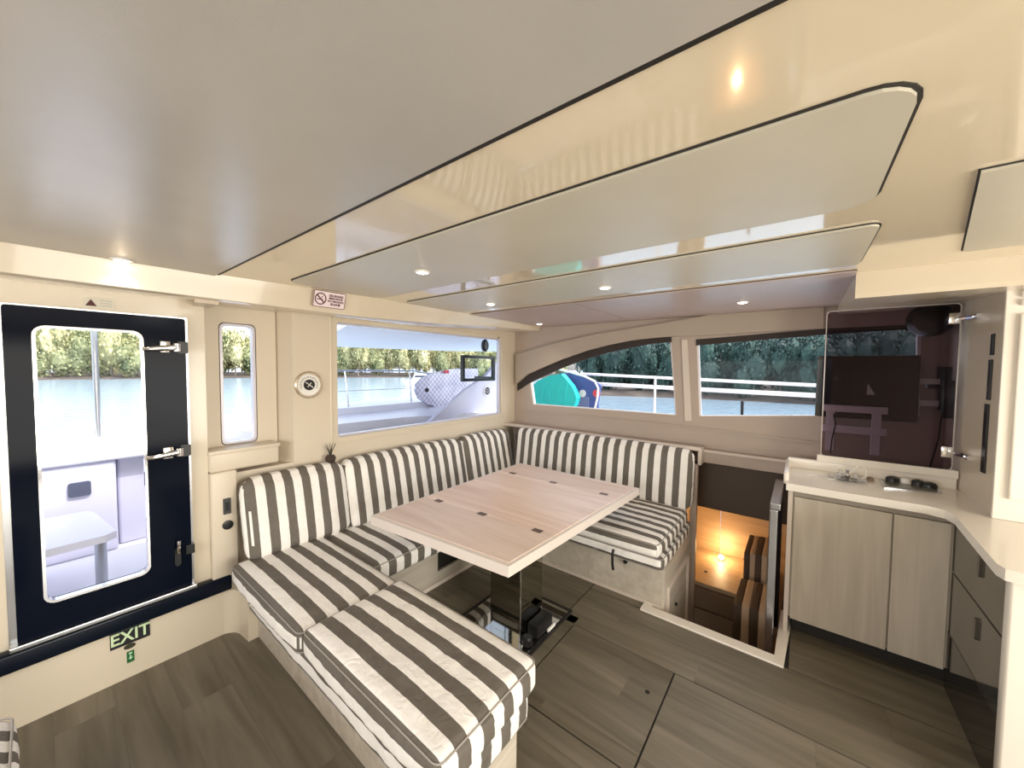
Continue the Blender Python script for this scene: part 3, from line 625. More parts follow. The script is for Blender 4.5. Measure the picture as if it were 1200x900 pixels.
# smoked glass panel
def q31(px, py, x=3.10): p = at(px, py, 'x', x); return (p.y, p.z)
gp = thing('glass_panel', (3.1, -.4, .93), 'smoked glass panel standing on the worktop with two chrome hinges', 'glass panel')
bm = NB(); c4 = [q31(962, 533), q31(1115, 549), q31(1131, 357), q31(970, 361)]
y0 = c4[0][0]; pts = rr(-.676, -.118, 1.005, 1.925, .02); plate(bm, pts, [], YZ(3.098, 3.106)); link('pane', bm, M_smoke, gp)
bm = NB(); plate(bm, rr(-.678, -.116, 1.003, 1.927, .021), [rr(-.673, -.121, 1.008, 1.922, .018)], YZ(3.096, 3.108)); link('polished_edge', bm, mat('glass_edge', (.55, .5, .48), .15, metal=.3), gp)
obox('glass_channel', M_counter, (3.085, 3.12, -.70, -.10, .963, 1.008), gp, bev=.003)
for z in (1.84, 1.11):
    bm = NB(); box(bm, 3.06, 3.12, -.672, -.625, z-.03, z+.03, .004); tube(bm, [(3.07, -.665, z), (2.98, -.70, z-.005)], .011, 8); lathe(bm, (2.965, -.70, z-.004), [(.012, -.03), (.016, 0), (.012, .03)], 12, 'x')
    link('hinge', bm, M_chrome, gp, smooth=True)
# behind the glass: television, shelf frames, speaker, bracket
tv = thing('television', (3.3, -.3, 1.2), 'flat black television seen through the smoked glass', 'television')
a = at(958, 418, 'x', 3.27); b = at(1047, 480, 'x', 3.27)
TY0, TY1 = -.565, a.y
obox('screen', mat('tv_gloss', (.008, .008, .010), .06, coat=1), (3.262, 3.272, TY0, TY1, 1.245, 1.645), tv, bev=.002)
obox('cabinet', M_black, (3.272, 3.30, TY0, TY1, 1.24, 1.65), tv, bev=.004)
bm = NB(); lathe(bm, (3.261, -.185, 1.50), [(.012, 0), (.012, -.002), (.009, -.002), (.009, 0)], 16, 'x'); link('badge', bm, M_chrome, tv)
bm = NB(); plate(bm, [(-.335, 1.40), (-.375, 1.40), (-.340, 1.47)], [], YZ(3.258, 3.262)); link('emblem', bm, mat('pale_emblem', (.6, .62, .58), .4), tv)
sf = thing('wall_bracket_frame', (3.25, -.3, 1.0), 'two grey metal rails below the television behind the glass', 'frame')
for z in (1.305, 1.17): obox('rail', M_gelw, (3.21, 3.235, -.43, -.125, z-.022, z+.022), sf, bev=.003)
for y in (-.165, -.385): obox('post', M_gelw, (3.235, 3.26, y-.022, y+.022, 1.02, 1.32), sf, bev=.003)
sp_ = thing('speaker', (3.3, -.62, 1.8), 'round black speaker high behind the smoked glass', 'speaker')
bm = NB(); lathe(bm, (3.30, -.60, 1.86), [(.085, .06), (.10, .02), (.10, -.02), (.08, -.05), (.02, -.06)], 28, 'x'); link('dome', bm, M_black, sp_, smooth=True)
bk = thing('swivel_bracket', (3.3, -.66, 1.4), 'black swivel bracket behind the right side of the smoked glass', 'bracket')
obox('plate', M_black, (3.33, 3.36, -.735, -.655, 1.32, 1.58), bk); obox('arm', M_black, (3.27, 3.33, -.70, -.60, 1.45, 1.475), bk); obox('clamp', M_black, (3.25, 3.29, -.72, -.66, 1.28, 1.50), bk)
for z in (1.49, 1.36): obox('light_bar', M_white, (3.30, 3.315, -.655, -.56, z-.018, z+.018), bk)
bm = NB(); tube(bm, [(3.31, -.67, 1.30), (3.32, -.665, 1.15), (3.33, -.64, .97)], .004, 6); link('power_cable', bm, M_black, smooth=True, label='black cable hanging from the swivel bracket', cat='cable')
bm = NB(); tube(bm, [(3.24, -.18, 1.27), (3.2, -.19, 1.2), (3.2, -.175, 1.1), (3.19, -.17, 1.01)], .004, 6); link('power_cable', bm, M_black, smooth=True, label='black cable hanging below the television', cat='cable')

# ---- objects on the counter
hb = thing('cooktop_tray', (2.98, -.5, .902), 'square metal rimmed tray with dark round caps on the worktop', 'tray')
A_, B_, C_, D_ = [(2.87, -.385), (2.93, -.612), (3.08, -.63), (3.075, -.385)]
bm = NB(); plate(bm, [A_, B_, C_, D_], [], XY(.902, .909)); link('rim', bm, M_alu, hb)
bm = NB(); plate(bm, [(2.885, -.40), (2.94, -.598), (3.068, -.615), (3.062, -.40)], [], XY(.909, .911)); link('plate', bm, mat('grey_glass_hob', (.16, .16, .13), .12), hb)
for i, (px, py, m_, r_) in enumerate(((1046, 561, M_black, .030), (1061, 563, M_white, .024), (1076, 565, M_black, .028), (1089, 568, M_black, .032))):
    p = at(px, py, 'z', .925); lb = ['dark round cap at the left of the metal rimmed tray', 'white round cap on the metal rimmed tray', 'dark round cap right of the white one', 'dark round cap at the right end of the metal rimmed tray'][i]
    bm = NB(); lathe(bm, (min(p.x, 3.05), p.y, .911), [(r_, 0), (r_*1.02, .012), (r_*.8, .024), (r_*.3, .029)], 18); link('round_cap', bm, m_, smooth=True, label=lb, cat='cap', group='round caps on the tray')
ps = thing('plastic_dish', (2.98, -.24, .902), 'clear flat dish with small glass pieces on the worktop', 'dish')
M_clear = mat('clear_plastic', (.9, .9, .92), .08, trans=.85, ior=1.3)
bm = NB(); lathe(bm, (2.97, -.24, .902), [(.05, 0), (.085, .004), (.09, .010), (.085, .010), (.05, .006)], 24); link('dish', bm, M_clear, ps, smooth=True)
for i, (dx, dy, h_) in enumerate(((0, 0, .05), (.03, .03, .035), (-.02, .04, .03), (.02, -.04, .03))):
    p = (2.97+dx, -.24+dy, .91); bm = NB(); lathe(bm, p, [(.008, 0), (.014, h_*.3), (.006, h_*.6), (.012, h_)], 12); link('glass_piece', bm, M_clear if i else M_chrome, ps, smooth=True)
bm = NB(); tube(bm, [at(px, py, 'x', 3.0) for px, py in ((975, 561), (990, 556), (1003, 549), (1009, 543), (1014, 549), (1015, 558), (1008, 563))], .0035, 6); link('charging_cable', bm, M_white, smooth=True, label='white cable looping over the clear dish', cat='cable')
bm = NB(); tube(bm, [(2.9, -.05, .906), (2.95, -.10, .906), (2.88, -.15, .906), (2.93, -.20, .906)], .003, 6); link('charging_cable', bm, M_white, smooth=True, label='thin white cable lying left of the clear dish', cat='cable')
bm = NB(); box(bm, 3.0, 3.06, -.36, -.335, .902, .918, .003); link('small_box', bm, mat('wood_brown', (.2, .13, .08), .4), label='small brown lighter between dish and tray', cat='lighter')

# ================================================================ SMALL THINGS ON THE FRONT WALL
# round barometer
gx, gz = at(362, 451, 'y', YA-.01).x, at(362, 451, 'y', YA-.01).z
ga = thing('barometer', (gx, YA-.002, gz), 'round brass rimmed dial with black centre on the pilaster', 'gauge')
bm = NB(); lathe(bm, (gx, YA-.002, gz), [(.090, 0), (.090, -.012), (.082, -.020), (.074, -.020), (.072, -.010), (.0, -.010)], 40, 'y'); link('case', bm, mat('champagne_metal', (.62, .53, .42), .25, metal=.7), ga, smooth=True)
bm = NB(); lathe(bm, (gx, YA-.013, gz), [(.072, 0), (.072, -.001)], 40, 'y'); link('dial', bm, M_white, ga)
bm = NB(); lathe(bm, (gx, YA-.015, gz), [(.036, 0), (.036, -.002)], 32, 'y'); link('centre', bm, M_black, ga)
for an, ln in ((-38, .030), (52, .018)):
    c_, s_ = math.cos(R(an)), math.sin(R(an)); bm = NB(); tube(bm, [(gx-ln*c_, YA-.019, gz-ln*s_), (gx+ln*c_, YA-.019, gz+ln*s_)], .0028, 6); link('hand', bm, M_white, ga)
bm = NB()
for k in range(30):
    a = R(205-k*230/29)
    for s in (0, 1):
        if (k*7+s) % 5 == 0: continue
        rr0 = .050+.006*s; x_, z_ = gx+rr0*math.cos(a), gz+rr0*math.sin(a); box(bm, x_-.0012, x_+.0012, YA-.0155, YA-.0145, z_-.0024, z_+.0024)
link('dial_marks', bm, M_dark, ga, kind='stuff')
# no smoking sign on the beam face
B0 = Vector((1.25, 2.213, ZC)); B1 = Vector((1.25, 2.248, 1.883)); bd = (B1-B0).normalized(); bn = Vector((0, bd.z, -bd.y)).normalized()
def onbeam(px, py):
    d_ = FW + (px-600)/F*RT - (py-450)/F*UP; o_ = Vector((0, 0, H)); return o_+d_*((B0+bn*.004-o_).dot(bn)/d_.dot(bn))
sL, sR, sC = onbeam(368, 349), onbeam(405, 354), onbeam(386.5, 351.5); sx0, sx1, cX, cY, zc_ = sL.x, sR.x, sC.x, sC.y, sC.z
hh = abs((onbeam(386.5, 341.5)-onbeam(386.5, 360.5)).length)/2
ns = thing('no_smoking_sign', (cX, cY, zc_), 'small white no smoking sign on the cream beam', 'sign')
M_maroon = mat('maroon_print', (.10, .01, .025), .5); M_sign = mat('sign_white', (.86, .74, .76), .4)
sup = -bd; MS = Matrix(((1, sup.x, 0), (0, sup.y, bn.y if bn.y < 0 else -bn.y), (0, sup.z, -abs(bn.z))))
def S_(u, v, t=0): return Vector((cX, cY, zc_)) + MS @ Vector((u, v, t))
hw = (sx1-sx0)/2; print('SIGN', hw, hh, sC)
bm = NB(); plate(bm, rr(-hw, hw, -hh, hh, .004), [], lambda u, v, t: S_(u, v, -.002+.002*t)); link('sign_board', bm, M_sign, ns)
bm = NB(); plate(bm, rr(-hw, hw, -hh, hh, .004), [rr(-hw+.003, hw-.003, -hh+.003, hh-.003, .003)], lambda u, v, t: S_(u, v, .0005*t+.0002)); link('border', bm, M_maroon, ns)
cu, cr_ = -hw+.040, .033
circ = [(cu+cr_*math.cos(R(a)), cr_*math.sin(R(a))) for a in range(0, 360, 12)]; cin = [(cu+.027*math.cos(R(a)), .027*math.sin(R(a))) for a in range(0, 360, 12)]
bm = NB(); plate(bm, [(a_, b_*hh/.045) for a_, b_ in circ], [[(a_, b_*hh/.045) for a_, b_ in cin]], lambda u, v, t: S_(u, v, .001*t+.0003)); plate(bm, [(cu-.023, .017), (cu-.018, .022), (cu+.023, -.017), (cu+.018, -.022)], [], lambda u, v, t: S_(u, v, .001*t+.0006)); link('prohibition_ring', bm, M_maroon, ns)
bm = NB(); plate(bm, [(cu-.02, -.006), (cu+.012, -.006), (cu+.012, .0), (cu-.02, .0)], [], lambda u, v, t: S_(u, v, .0008*t)); plate(bm, [(cu+.0, .006), (cu+.012, .010), (cu+.010, .02), (cu+.006, .012)], [], lambda u, v, t: S_(u, v, .0008*t)); link('cigarette', bm, M_maroon, ns)
tu = cu+cr_+(hw-.006-(cu+cr_))/2
for s, v, sz in (('DILARANG', .025, .0175), ('MEROKOK', .009, .0175), ('NO SMOKING', -.008, .0150), ('禁止吸烟', -.026, .0150)):
    text('lettering', s, sz, M_maroon, ns, S_(tu+.002, v, .0012), MS, bold=.0004)
# warning label above the door
wl_ = thing('warning_label', (.2, 2.6, 1.85), 'small clear label with dark triangle above the black door', 'label')
q0, q1 = at(98, 354, 'y', YA), at(134, 356, 'y', YA); lz = (q0.z+q1.z)/2
bm = NB(); plate(bm, rr(q0.x, q1.x, lz-.025, lz+.022, .003), [], XZ(YA-.002, YA)); link('label_sheet', bm, mat('pale_label', (.66, .62, .52), .3), wl_)
tx = q0.x+.022; bm = NB(); plate(bm, [(tx-.018, lz-.017), (tx+.018, lz-.017), (tx, lz+.014)], [], XZ(YA-.003, YA-.0018)); link('triangle', bm, mat('dark_red_print', (.07, .008, .006), .5), wl_)
bm = NB()
for k in range(3): box(bm, tx+.028, q1.x-.008, YA-.003, YA-.0018, lz+.010-k*.012, lz+.013-k*.012)
link('fine_print', bm, mat('grey_print', (.45, .43, .38), .5), wl_)
# EXIT sign and stickers below
ex = thing('exit_sign', (.25, 2.59, .2), 'black EXIT sign with glow letters below the door ledge', 'sign')
EX0, EX1, EZ0, EZ1 = .183, .327, .158, .228; ye = YA-.0255
q = [at(127, 742, 'y', ye), at(176, 727, 'y', ye), at(176, 745, 'y', ye), at(129, 762, 'y', ye)]
EX0, EX1 = q[3].x, q[2].x; EZ0 = (q[3].z+q[2].z)/2; EZ1 = (q[0].z+q[1].z)/2
bm = NB(); plate(bm, [(EX0, EZ0), (EX1, EZ0), (EX1, EZ1), (EX0, EZ1)], [], XZ(ye-.003, ye)); link('sign_board', bm, M_black, ex)
text('lettering', 'EXIT', (EZ1-EZ0)*.88, mat('glow_green_print', (.62, .76, .48), .5), ex, ((EX0+EX1)/2, ye-.0035, (EZ0+EZ1)/2-.001), MY @ Matrix.Diagonal((.93, 1.1, 1)), bold=.0012)
q = at(152, 757, 'y', ye); bm = NB(); plate(bm, [(q.x+.021*math.cos(R(a)), q.z+.012*math.sin(R(a))) for a in range(0, 360, 15)], [], XZ(ye-.003, ye)); link('oval_sticker', bm, mat('dark_olive', (.03, .03, .012), .5), label='dark oval sticker under the EXIT sign', cat='sticker')
q = at(153, 769, 'y', ye); gs = thing('arrow_sticker', (q.x, ye, q.z-.03), 'small green arrow sticker below the dark oval', 'sticker')
bm = NB(); plate(bm, [(q.x-.013, q.z-.028), (q.x+.013, q.z-.028), (q.x+.013, q.z+.028), (q.x-.013, q.z+.028)], [], XZ(ye-.003, ye)); link('sticker_sheet', bm, mat('deep_green', (.01, .12, .03), .5), gs)
bm = NB(); plate(bm, [(q.x-.003, q.z-.004), (q.x+.003, q.z-.004), (q.x+.003, q.z+.008), (q.x-.003, q.z+.008)], [], XZ(ye-.004, ye-.003)); plate(bm, [(q.x-.008, q.z-.004), (q.x, q.z-.014), (q.x+.008, q.z-.004)], [], XZ(ye-.004, ye-.003)); plate(bm, rr(q.x-.006, q.x+.006, q.z+.014, q.z+.022, .001), [], XZ(ye-.004, ye-.003)); link('arrow', bm, mat('pale_green', (.5, .75, .5), .5), gs)
# sockets on the end lining
so = thing('wall_switch', (.64, 2.56, .7), 'dark rectangular switch on the cream panel beside the short backrest', 'switch')
q = at(266, 593, 'y', 2.563); bm = NB(); plate(bm, rr(q.x-.018, q.x+.018, q.z-.045, q.z+.045, .004), [], XZ(2.556, 2.566)); link('frame', bm, mat('grey_plastic', (.05, .05, .05), .4), so); bm = NB(); plate(bm, rr(q.x-.009, q.x+.009, q.z-.025, q.z+.025, .002), [], XZ(2.552, 2.556)); link('rocker', bm, M_black, so)
q = at(267, 615, 'y', 2.563); bm = NB(); lathe(bm, (q.x, 2.566, q.z), [(.026, 0), (.026, -.008), (.015, -.010)], 20, 'y'); link('power_socket', bm, M_black, smooth=True, label='black round power socket below the rectangular switch', cat='socket')
# little dry plant on the backrest
q = at(387, 540, 'y', 2.535); pl = thing('potted_sprig', (q.x, 2.53, .885), 'small dark dry sprig in a pot between two backrests', 'plant')
bm = NB(); lathe(bm, (q.x, 2.53, .885), [(.018, 0), (.030, .015), (.034, .04), (.025, .055)], 16); link('pot', bm, mat('dark_brown_pot', (.05, .035, .025), .5), pl, smooth=True)
for k in range(9):
    a = k*2.4; ln = .07+.05*rnd.random(); bm = NB(); tube(bm, [(q.x, 2.53, .93), (q.x+.012*math.cos(a), 2.53+.012*math.sin(a), .93+ln*.5), (q.x+.035*math.cos(a), 2.53+.03*math.sin(a), .93+ln)], .0045, 5, r2=.001); link('leaf', bm, mat('dark_leaf', (.035, .035, .02), .6), pl, smooth=True)

# ================================================================ OUTSIDE
sea_m = mat('pale_water', (.30, .40, .47), .16, bump=1.0, bscale=1.0, stretch=(.35, 1.5, 1))
bm = NB(); box(bm, -400, 500, 3.2, 500, -1.7, -1.5); box(bm, 4.9, 500, -400, 3.2, -1.7, -1.5); link('sea', bm, sea_m, label='pale rippled river water around the boat', cat='water', kind='structure', origin=(0, 0, -1.5))
for n_ in sea_m.node_tree.nodes:
    if n_.type == 'BUMP': n_.inputs['Distance'].default_value = .12; n_.inputs['Strength'].default_value = .6
# deck and cockpit
dk = thing('foredeck', (2, 4.5, .2), 'white moulded boat deck and coaming outside the front windows', 'deck', kind='structure')
obox('cockpit_sole', M_gelw, (-1.5, 4.6, 2.68, 4.2, .14, .2), dk)
bm = NB(); plate(bm, [(-1.6, 4.25), (.9, 4.2), (1.3, 3.7), (2.6, 3.6), (4.3, 2.9), (4.6, 2.9), (4.8, 5.4), (2.6, 4.95), (1.2, 4.6), (-1.6, 4.6)], [], XY(.2, .97)); link('coaming', bm, M_gelw, dk)
bm = NB(); plate(bm, [(-1.6, 4.38), (1.2, 4.32), (2.4, 4.3), (4.8, 4.32), (4.8, 5.4), (2.6, 4.95), (1.2, 4.6), (-1.6, 4.6)], [], XY(.97, 1.05)); link('raised_deck', bm, M_gelw, dk)
obox('side_deck', M_gelw, (XB+.07, 4.4, -1.6, 2.9, .6, .72), dk)
sx = thing('cockpit_locker', (.3, 4.0, .2), 'white moulded locker with grey recessed latch beyond the door', 'locker')
obox('locker_body', M_gelsh, (-1.0, .335, 3.9, 4.2, .2, .86), sx, bev=.02, seg=3); obox('locker_side', M_gelsh, (.345, 1.0, 3.98, 4.2, .2, .86), sx, bev=.02, seg=3)
obox('locker_lid', M_gelw, (-1.0, 1.0, 3.88, 4.3, .86, .90), sx, bev=.015, seg=3)
a = at(79, 567, 'y', 3.9); b = at(107, 579, 'y', 3.9)
bm = NB(); plate(bm, rr(a.x, b.x, b.z, a.z+.0, .015), [], XZ(3.885, 3.90)); link('latch', bm, mat('slate_grey', (.07, .08, .13), .4), sx)
ck = thing('cockpit_table', (.1, 3.3, .2), 'small white outdoor table on a steel post beyond the door', 'table')
bm = NB(); plate(bm, [(-.6, 2.98), (.21, 3.02), (.255, 3.06), (.20, 3.55), (.17, 3.62), (-.6, 3.66)], [], XY(.56, .60)); link('table_top', bm, mat('white_table', (.78, .76, .84), .3), ck)
bm = NB(); lathe(bm, (.205, 3.27, .2), [(.05, 0), (.03, .015), (.026, .02), (.026, .355), (.05, .36)], 18); link('post', bm, M_alu, ck, smooth=True)
bm = NB(); q = at(117, 530, 'y', 4.3); tube(bm, [(q.x, 4.33, .9), (q.x-.01, 4.33, 3.0)], .018, 10); link('awning_pole', bm, M_alu, smooth=True, label='thin upright steel pole seen through the door pane', cat='pole')
# hardtop over the foredeck
bm = NB(); plate(bm, [(1.65, 2.9), (2.12, 4.95), (4.2, 4.7), (6.5, 3.9), (5.6, 2.9), (4.0, 2.75)], [], lambda u, v, t: Vector((u, v, 1.93-(v-3)*.062+.07*t))); link('hardtop', bm, M_gelw, label='white canopy edge visible at the top of the big window', cat='canopy')
# rails seen through the big window
gr = thing('guard_rail', (2.5, 4.6, .97), 'thin steel guard rail on the deck beyond the big window', 'rail')
bm = NB(); tube(bm, [(1.9, 4.4, 1.50), (3.35, 4.4, 1.495), (3.9, 4.4, 1.40)], .012, 8); link('top_rail', bm, M_alu, gr, smooth=True)
for (px, dx) in ((404, .05), (480, .03)):
    q = at(px, 441, 'y', 4.4); bm = NB(); tube(bm, [(q.x, 4.4, 1.5), (q.x+dx, 4.4, 1.0)], .011, 8); link('stanchion', bm, M_alu, gr, smooth=True)
bm = NB(); tube(bm, [(1.9, 4.4, 1.25), (3.35, 4.4, 1.245)], .004, 6); link('wire', bm, M_alu, gr)
# slanting white bulkhead with round speaker
yb = 3.35
def Yb(px, py, y=yb): p = at(px, py, 'y', y); return (p.x, p.z)
sb_ = thing('side_bulkhead', (3.6, yb, .2), 'slanting white cockpit side panel at the right of the big window', 'panel')
bm = NB(); plate(bm, [Yb(470, 510), Yb(500, 497), Yb(545, 457), Yb(570, 440), Yb(583, 424), Yb(592, 424), Yb(592, 510)], [], XZ(yb, yb+.05)); link('panel', bm, M_gelsh, sb_)
c = Yb(570, 458); spk = thing('deck_speaker', (c[0], yb, c[1]), 'round white deck speaker with dark grille segments outside', 'speaker')
bm = NB(); lathe(bm, (c[0], yb-.001, c[1]), [(.070, 0), (.070, -.012), (.060, -.016), (.0, -.014)], 28, 'y'); link('housing', bm, M_white, spk, smooth=True)
for k in range(8):
    a0, a1 = R(k*45+6), R(k*45+39); bm = NB()
    plate(bm, [(c[0]+r_*math.cos(a_), c[1]+r_*math.sin(a_)) for r_, a_ in ((.022, a0), (.054, a0), (.054, (a0+a1)/2), (.054, a1), (.022, a1))], [], XZ(yb-.020, yb-.014)); link('grille_slot', bm, mat('dark_grille', (.02, .02, .04), .5), spk)
bm = NB(); lathe(bm, (c[0], yb-.015, c[1]), [(.014, 0), (.012, -.008)], 14, 'y'); link('tweeter', bm, M_black, spk)
# open hatch frame
def fr(px, py): p = at(px, py, 'y', 3.1); return (p.x, p.z)
x0_, z1_ = fr(541, 416); x1_, z0_ = fr(579, 446)
hf = thing('open_hatch', ((x0_+x1_)/2, 3.1, z0_), 'black framed open window sash beyond the big window', 'window')
bm = NB(); plate(bm, rr(x0_, x1_, z0_, z1_, .01), [rr(x0_+.035, x1_-.035, z0_+.035, z1_-.035, .008)], XZ(3.08, 3.12)); link('sash_frame', bm, M_black, hf)
bm = NB(); plate(bm, rr(x0_+.03, x1_-.03, z0_+.03, z1_-.03, .005), [], XZ(3.098, 3.102)); link('pane', bm, M_glass, hf)
bm = NB(); box(bm, x1_-.03, x1_, 3.12, 3.42, z0_+.02, z0_+.05); link('stay', bm, M_black, hf)
q = at(569, 405, 'y', 3.2); bm = NB(); lathe(bm, (q.x, 3.2, q.z), [(.04, -.02), (.055, 0), (.05, .03), (.02, .05)], 20, 'y')
for v in bm.verts: v.co.z = q.z+(v.co.z-q.z)*1.5
link('horn_speaker', bm, M_black, smooth=True, label='dark oval horn hanging under the canopy outside', cat='horn')
# silver sunshade
ss = thing('folded_sunshade', (3.7, 4.25, .97), 'round ended silver reflective sunshade standing on deck', 'sunshade')
def Ys(px, py): p = at(px, py, 'y', 4.25); return (p.x, p.z)
o_ = [Ys(*p) for p in ((487, 458), (488, 450), (495, 443), (508, 437.5), (522, 434), (536, 432), (560, 432), (560, 470), (530, 478), (512, 477), (500, 473), (491, 467))]
def shade_mat():
    m = bpy.data.materials.new('quilted_foil'); m.use_nodes = True; N = m.node_tree.nodes; L = m.node_tree.links; b = N['Principled BSDF']
    b.inputs['Roughness'].default_value = .35; b.inputs['Metallic'].default_value = .3
    tc = N.new('ShaderNodeTexCoord'); ck_ = N.new('ShaderNodeTexChecker'); ck_.inputs['Scale'].default_value = 26; L.new(tc.outputs['Object'], ck_.inputs[0])
    n = N.new('ShaderNodeTexNoise'); n.inputs['Scale'].default_value = 5; L.new(tc.outputs['Object'], n.inputs[0])
    x = N.new('ShaderNodeMix'); x.data_type = 'RGBA'; x.inputs[6].default_value = (.10, .11, .22, 1); x.inputs[7].default_value = (.75, .72, .8, 1)
    mm = N.new('ShaderNodeMath'); mm.operation = 'MULTIPLY_ADD'; mm.inputs[1].default_value = .35; L.new(ck_.outputs[1], mm.inputs[0]); L.new(n.outputs[0], mm.inputs[2]); L.new(mm.outputs[0], x.inputs[0]); L.new(x.outputs[2], b.inputs['Base Color']); return m
bm = NB(); plate(bm, o_, [], XZ(4.25, 4.29)); link('shade', bm, shade_mat(), ss)
q = Ys(500, 457); bm = NB(); lathe(bm, (q[0], 4.245, q[1]), [(.032, 0), (.032, -.008), (.014, -.008), (.012, 0)], 20, 'y'); link('hub', bm, M_black, ss)
q = Ys(521, 436); bm = NB(); box(bm, q[0]-.04, q[0]+.05, 4.2, 4.23, q[1]-.02, q[1]+.03, .01); link('red_tag', bm, mat('coral_red', (.75, .08, .10), .5), ss, label='coral red tag')
# outside the curved window
M_teal = mat('turquoise_canvas', (.02, .56, .52), .5, bump=.3, bscale=12)
def Xo(px, py, x=4.05): p = at(px, py, 'x', x); return (p.y, p.z)
tc_ = thing('canvas_cover', (4.05, 2.5, 1.0), 'bright turquoise canvas cover bundled beyond the curved window', 'cover')
pts = [Xo(*p) for p in ((618, 482), (650, 484), (668, 483), (675, 474), (677, 466), (674, 458), (671, 452), (665, 445), (659, 438), (645, 440), (632, 446), (622, 455), (618, 462))]
bm = NB(); plate(bm, pts, [], YZ(4.02, 4.12))
bmesh.ops.bevel(bm, geom=[e for e in bm.edges if len(e.link_faces) == 2 and e.calc_face_angle(0) > 1], offset=.02, segments=3, affect='EDGES'); link('bundle', bm, M_teal, tc_, smooth=True)
for k in range(5):
    pa, pb = Xo(626+k*9, 476, 4.015), Xo(629+k*9, 452-k, 4.015); bm = NB(); tube(bm, [(4.018, pa[0], pa[1]), (4.012, (pa[0]+pb[0])/2+.01, (pa[1]+pb[1])/2), (4.018, pb[0], pb[1])], .010, 6); link('fold', bm, M_teal, tc_, smooth=True)
bb = thing('blue_board', (4.2, 2.1, 1.0), 'blue panel with white dots and round discs beside the turquoise cover', 'board')
def Xq(px, py): return Xo(px, py, 4.2)
bm = NB(); plate(bm, [Xq(*p) for p in ((655, 486), (700, 486), (701, 470), (704, 452), (698, 447), (685, 440), (668, 437), (655, 437))], [], YZ(4.2, 4.23)); link('board', bm, mat('blue_board_paint', (.07, .10, .32), .4), bb)
for (px, py, m_, lb) in ((683, 461, M_white, 'white disc'), (699, 461, mat('coral_red', (.75, .08, .10), .5), 'red disc')):
    q = Xq(px, py); bm = NB(); lathe(bm, (4.197, q[0], q[1]), [(.046, 0), (.046, -.008), (.03, -.012)], 22, 'x'); link('disc', bm, m_, bb, label=lb)
bm = NB()
for i in range(9):
    for j in range(7):
        q = Xq(672+i*2.2, 466+j*2.1); lathe(bm, (4.199, q[0], q[1]), [(.006, 0), (.006, -.003)], 6, 'x')
link('dots', bm, M_white, bb, kind='stuff')
pr = thing('pulpit_rail', (4.3, 1.7, .7), 'curved white pulpit tube beyond the curved window', 'rail')
def Xr(px, py): p = at(px, py, 'x', 4.15); return p
bm = NB(); tube(bm, [Xr(*p) for p in ((655, 433), (668, 436), (685, 441), (697, 447), (701, 455), (700, 466), (696, 484), (695, 495))], .014, 8); link('tube', bm, M_white, pr, smooth=True)
sr = thing('side_rail', (4.35, .5, .72), 'pair of white guard rails along the side deck beyond the right windows', 'rail')
def Xs(px, py): p = at(px, py, 'x', 4.35); return p
for (ya, yb2, r_, ) in ((438, 452, .016), (449, 464, .022)):
    a = Xs(700, ya+1); b = Xs(965, yb2); d_ = (b-a); bm = NB(); tube(bm, [a-d_*.1, a, b, b+d_*.8], r_, 8); link('rail', bm, M_white, sr, smooth=True)
for px in (768,):
    a = Xs(px, 441); bm = NB(); tube(bm, [a, (a.x, a.y, .7)], .014, 8); link('stanchion', bm, M_white, sr, smooth=True)
bm = NB(); a = at(870, 470, 'x', 3.8); b = at(870, 490, 'x', 3.8); tube(bm, [a, (a.x, a.y, .72)], .012, 8); link('deck_post', bm, M_black, smooth=True, label='short black post on the side deck outside the straight window', cat='post')

# distant motor yacht
yt = thing('motor_yacht', (42, 60, -1.5), 'white motor yacht moored far off before the trees', 'boat')
q = at(492, 436, 'z', -1.5); yx, yy = 36.0, 0
dvec = (at(492, 430, 'x', 10)-Vector((0, 0, H))); dvec.z = 0; dvec.normalize(); base = dvec*60; sd = Vector((dvec.y, -dvec.x, 0)); yt.location = (base.x, base.y, -1.5)
def hull(name, prof, wid, z0, m):
    bm = NB(); vs = []
    plate(bm, prof, [], lambda u, v, t: base+sd*u+dvec*(wid*(t-.5))+Vector((0, 0, z0+v-0)) ); return link(name, bm, m, yt)
hull('hull', [(-2.0, 0), (2.4, 0), (2.9, 1.1), (-2.6, 1.0)], 2, -1.5, M_white); hull('cabin', [(-1.2, 0), (1.6, 0), (.9, 1.0), (-.8, 1.0)], 1.6, -.45, M_white); hull('cabin_window', [(-.8, 0), (1.1, 0), (.9, .3), (-.7, .3)], 1.66, -.05, mat('tinted_boat_window', (.05, .06, .09), .2))
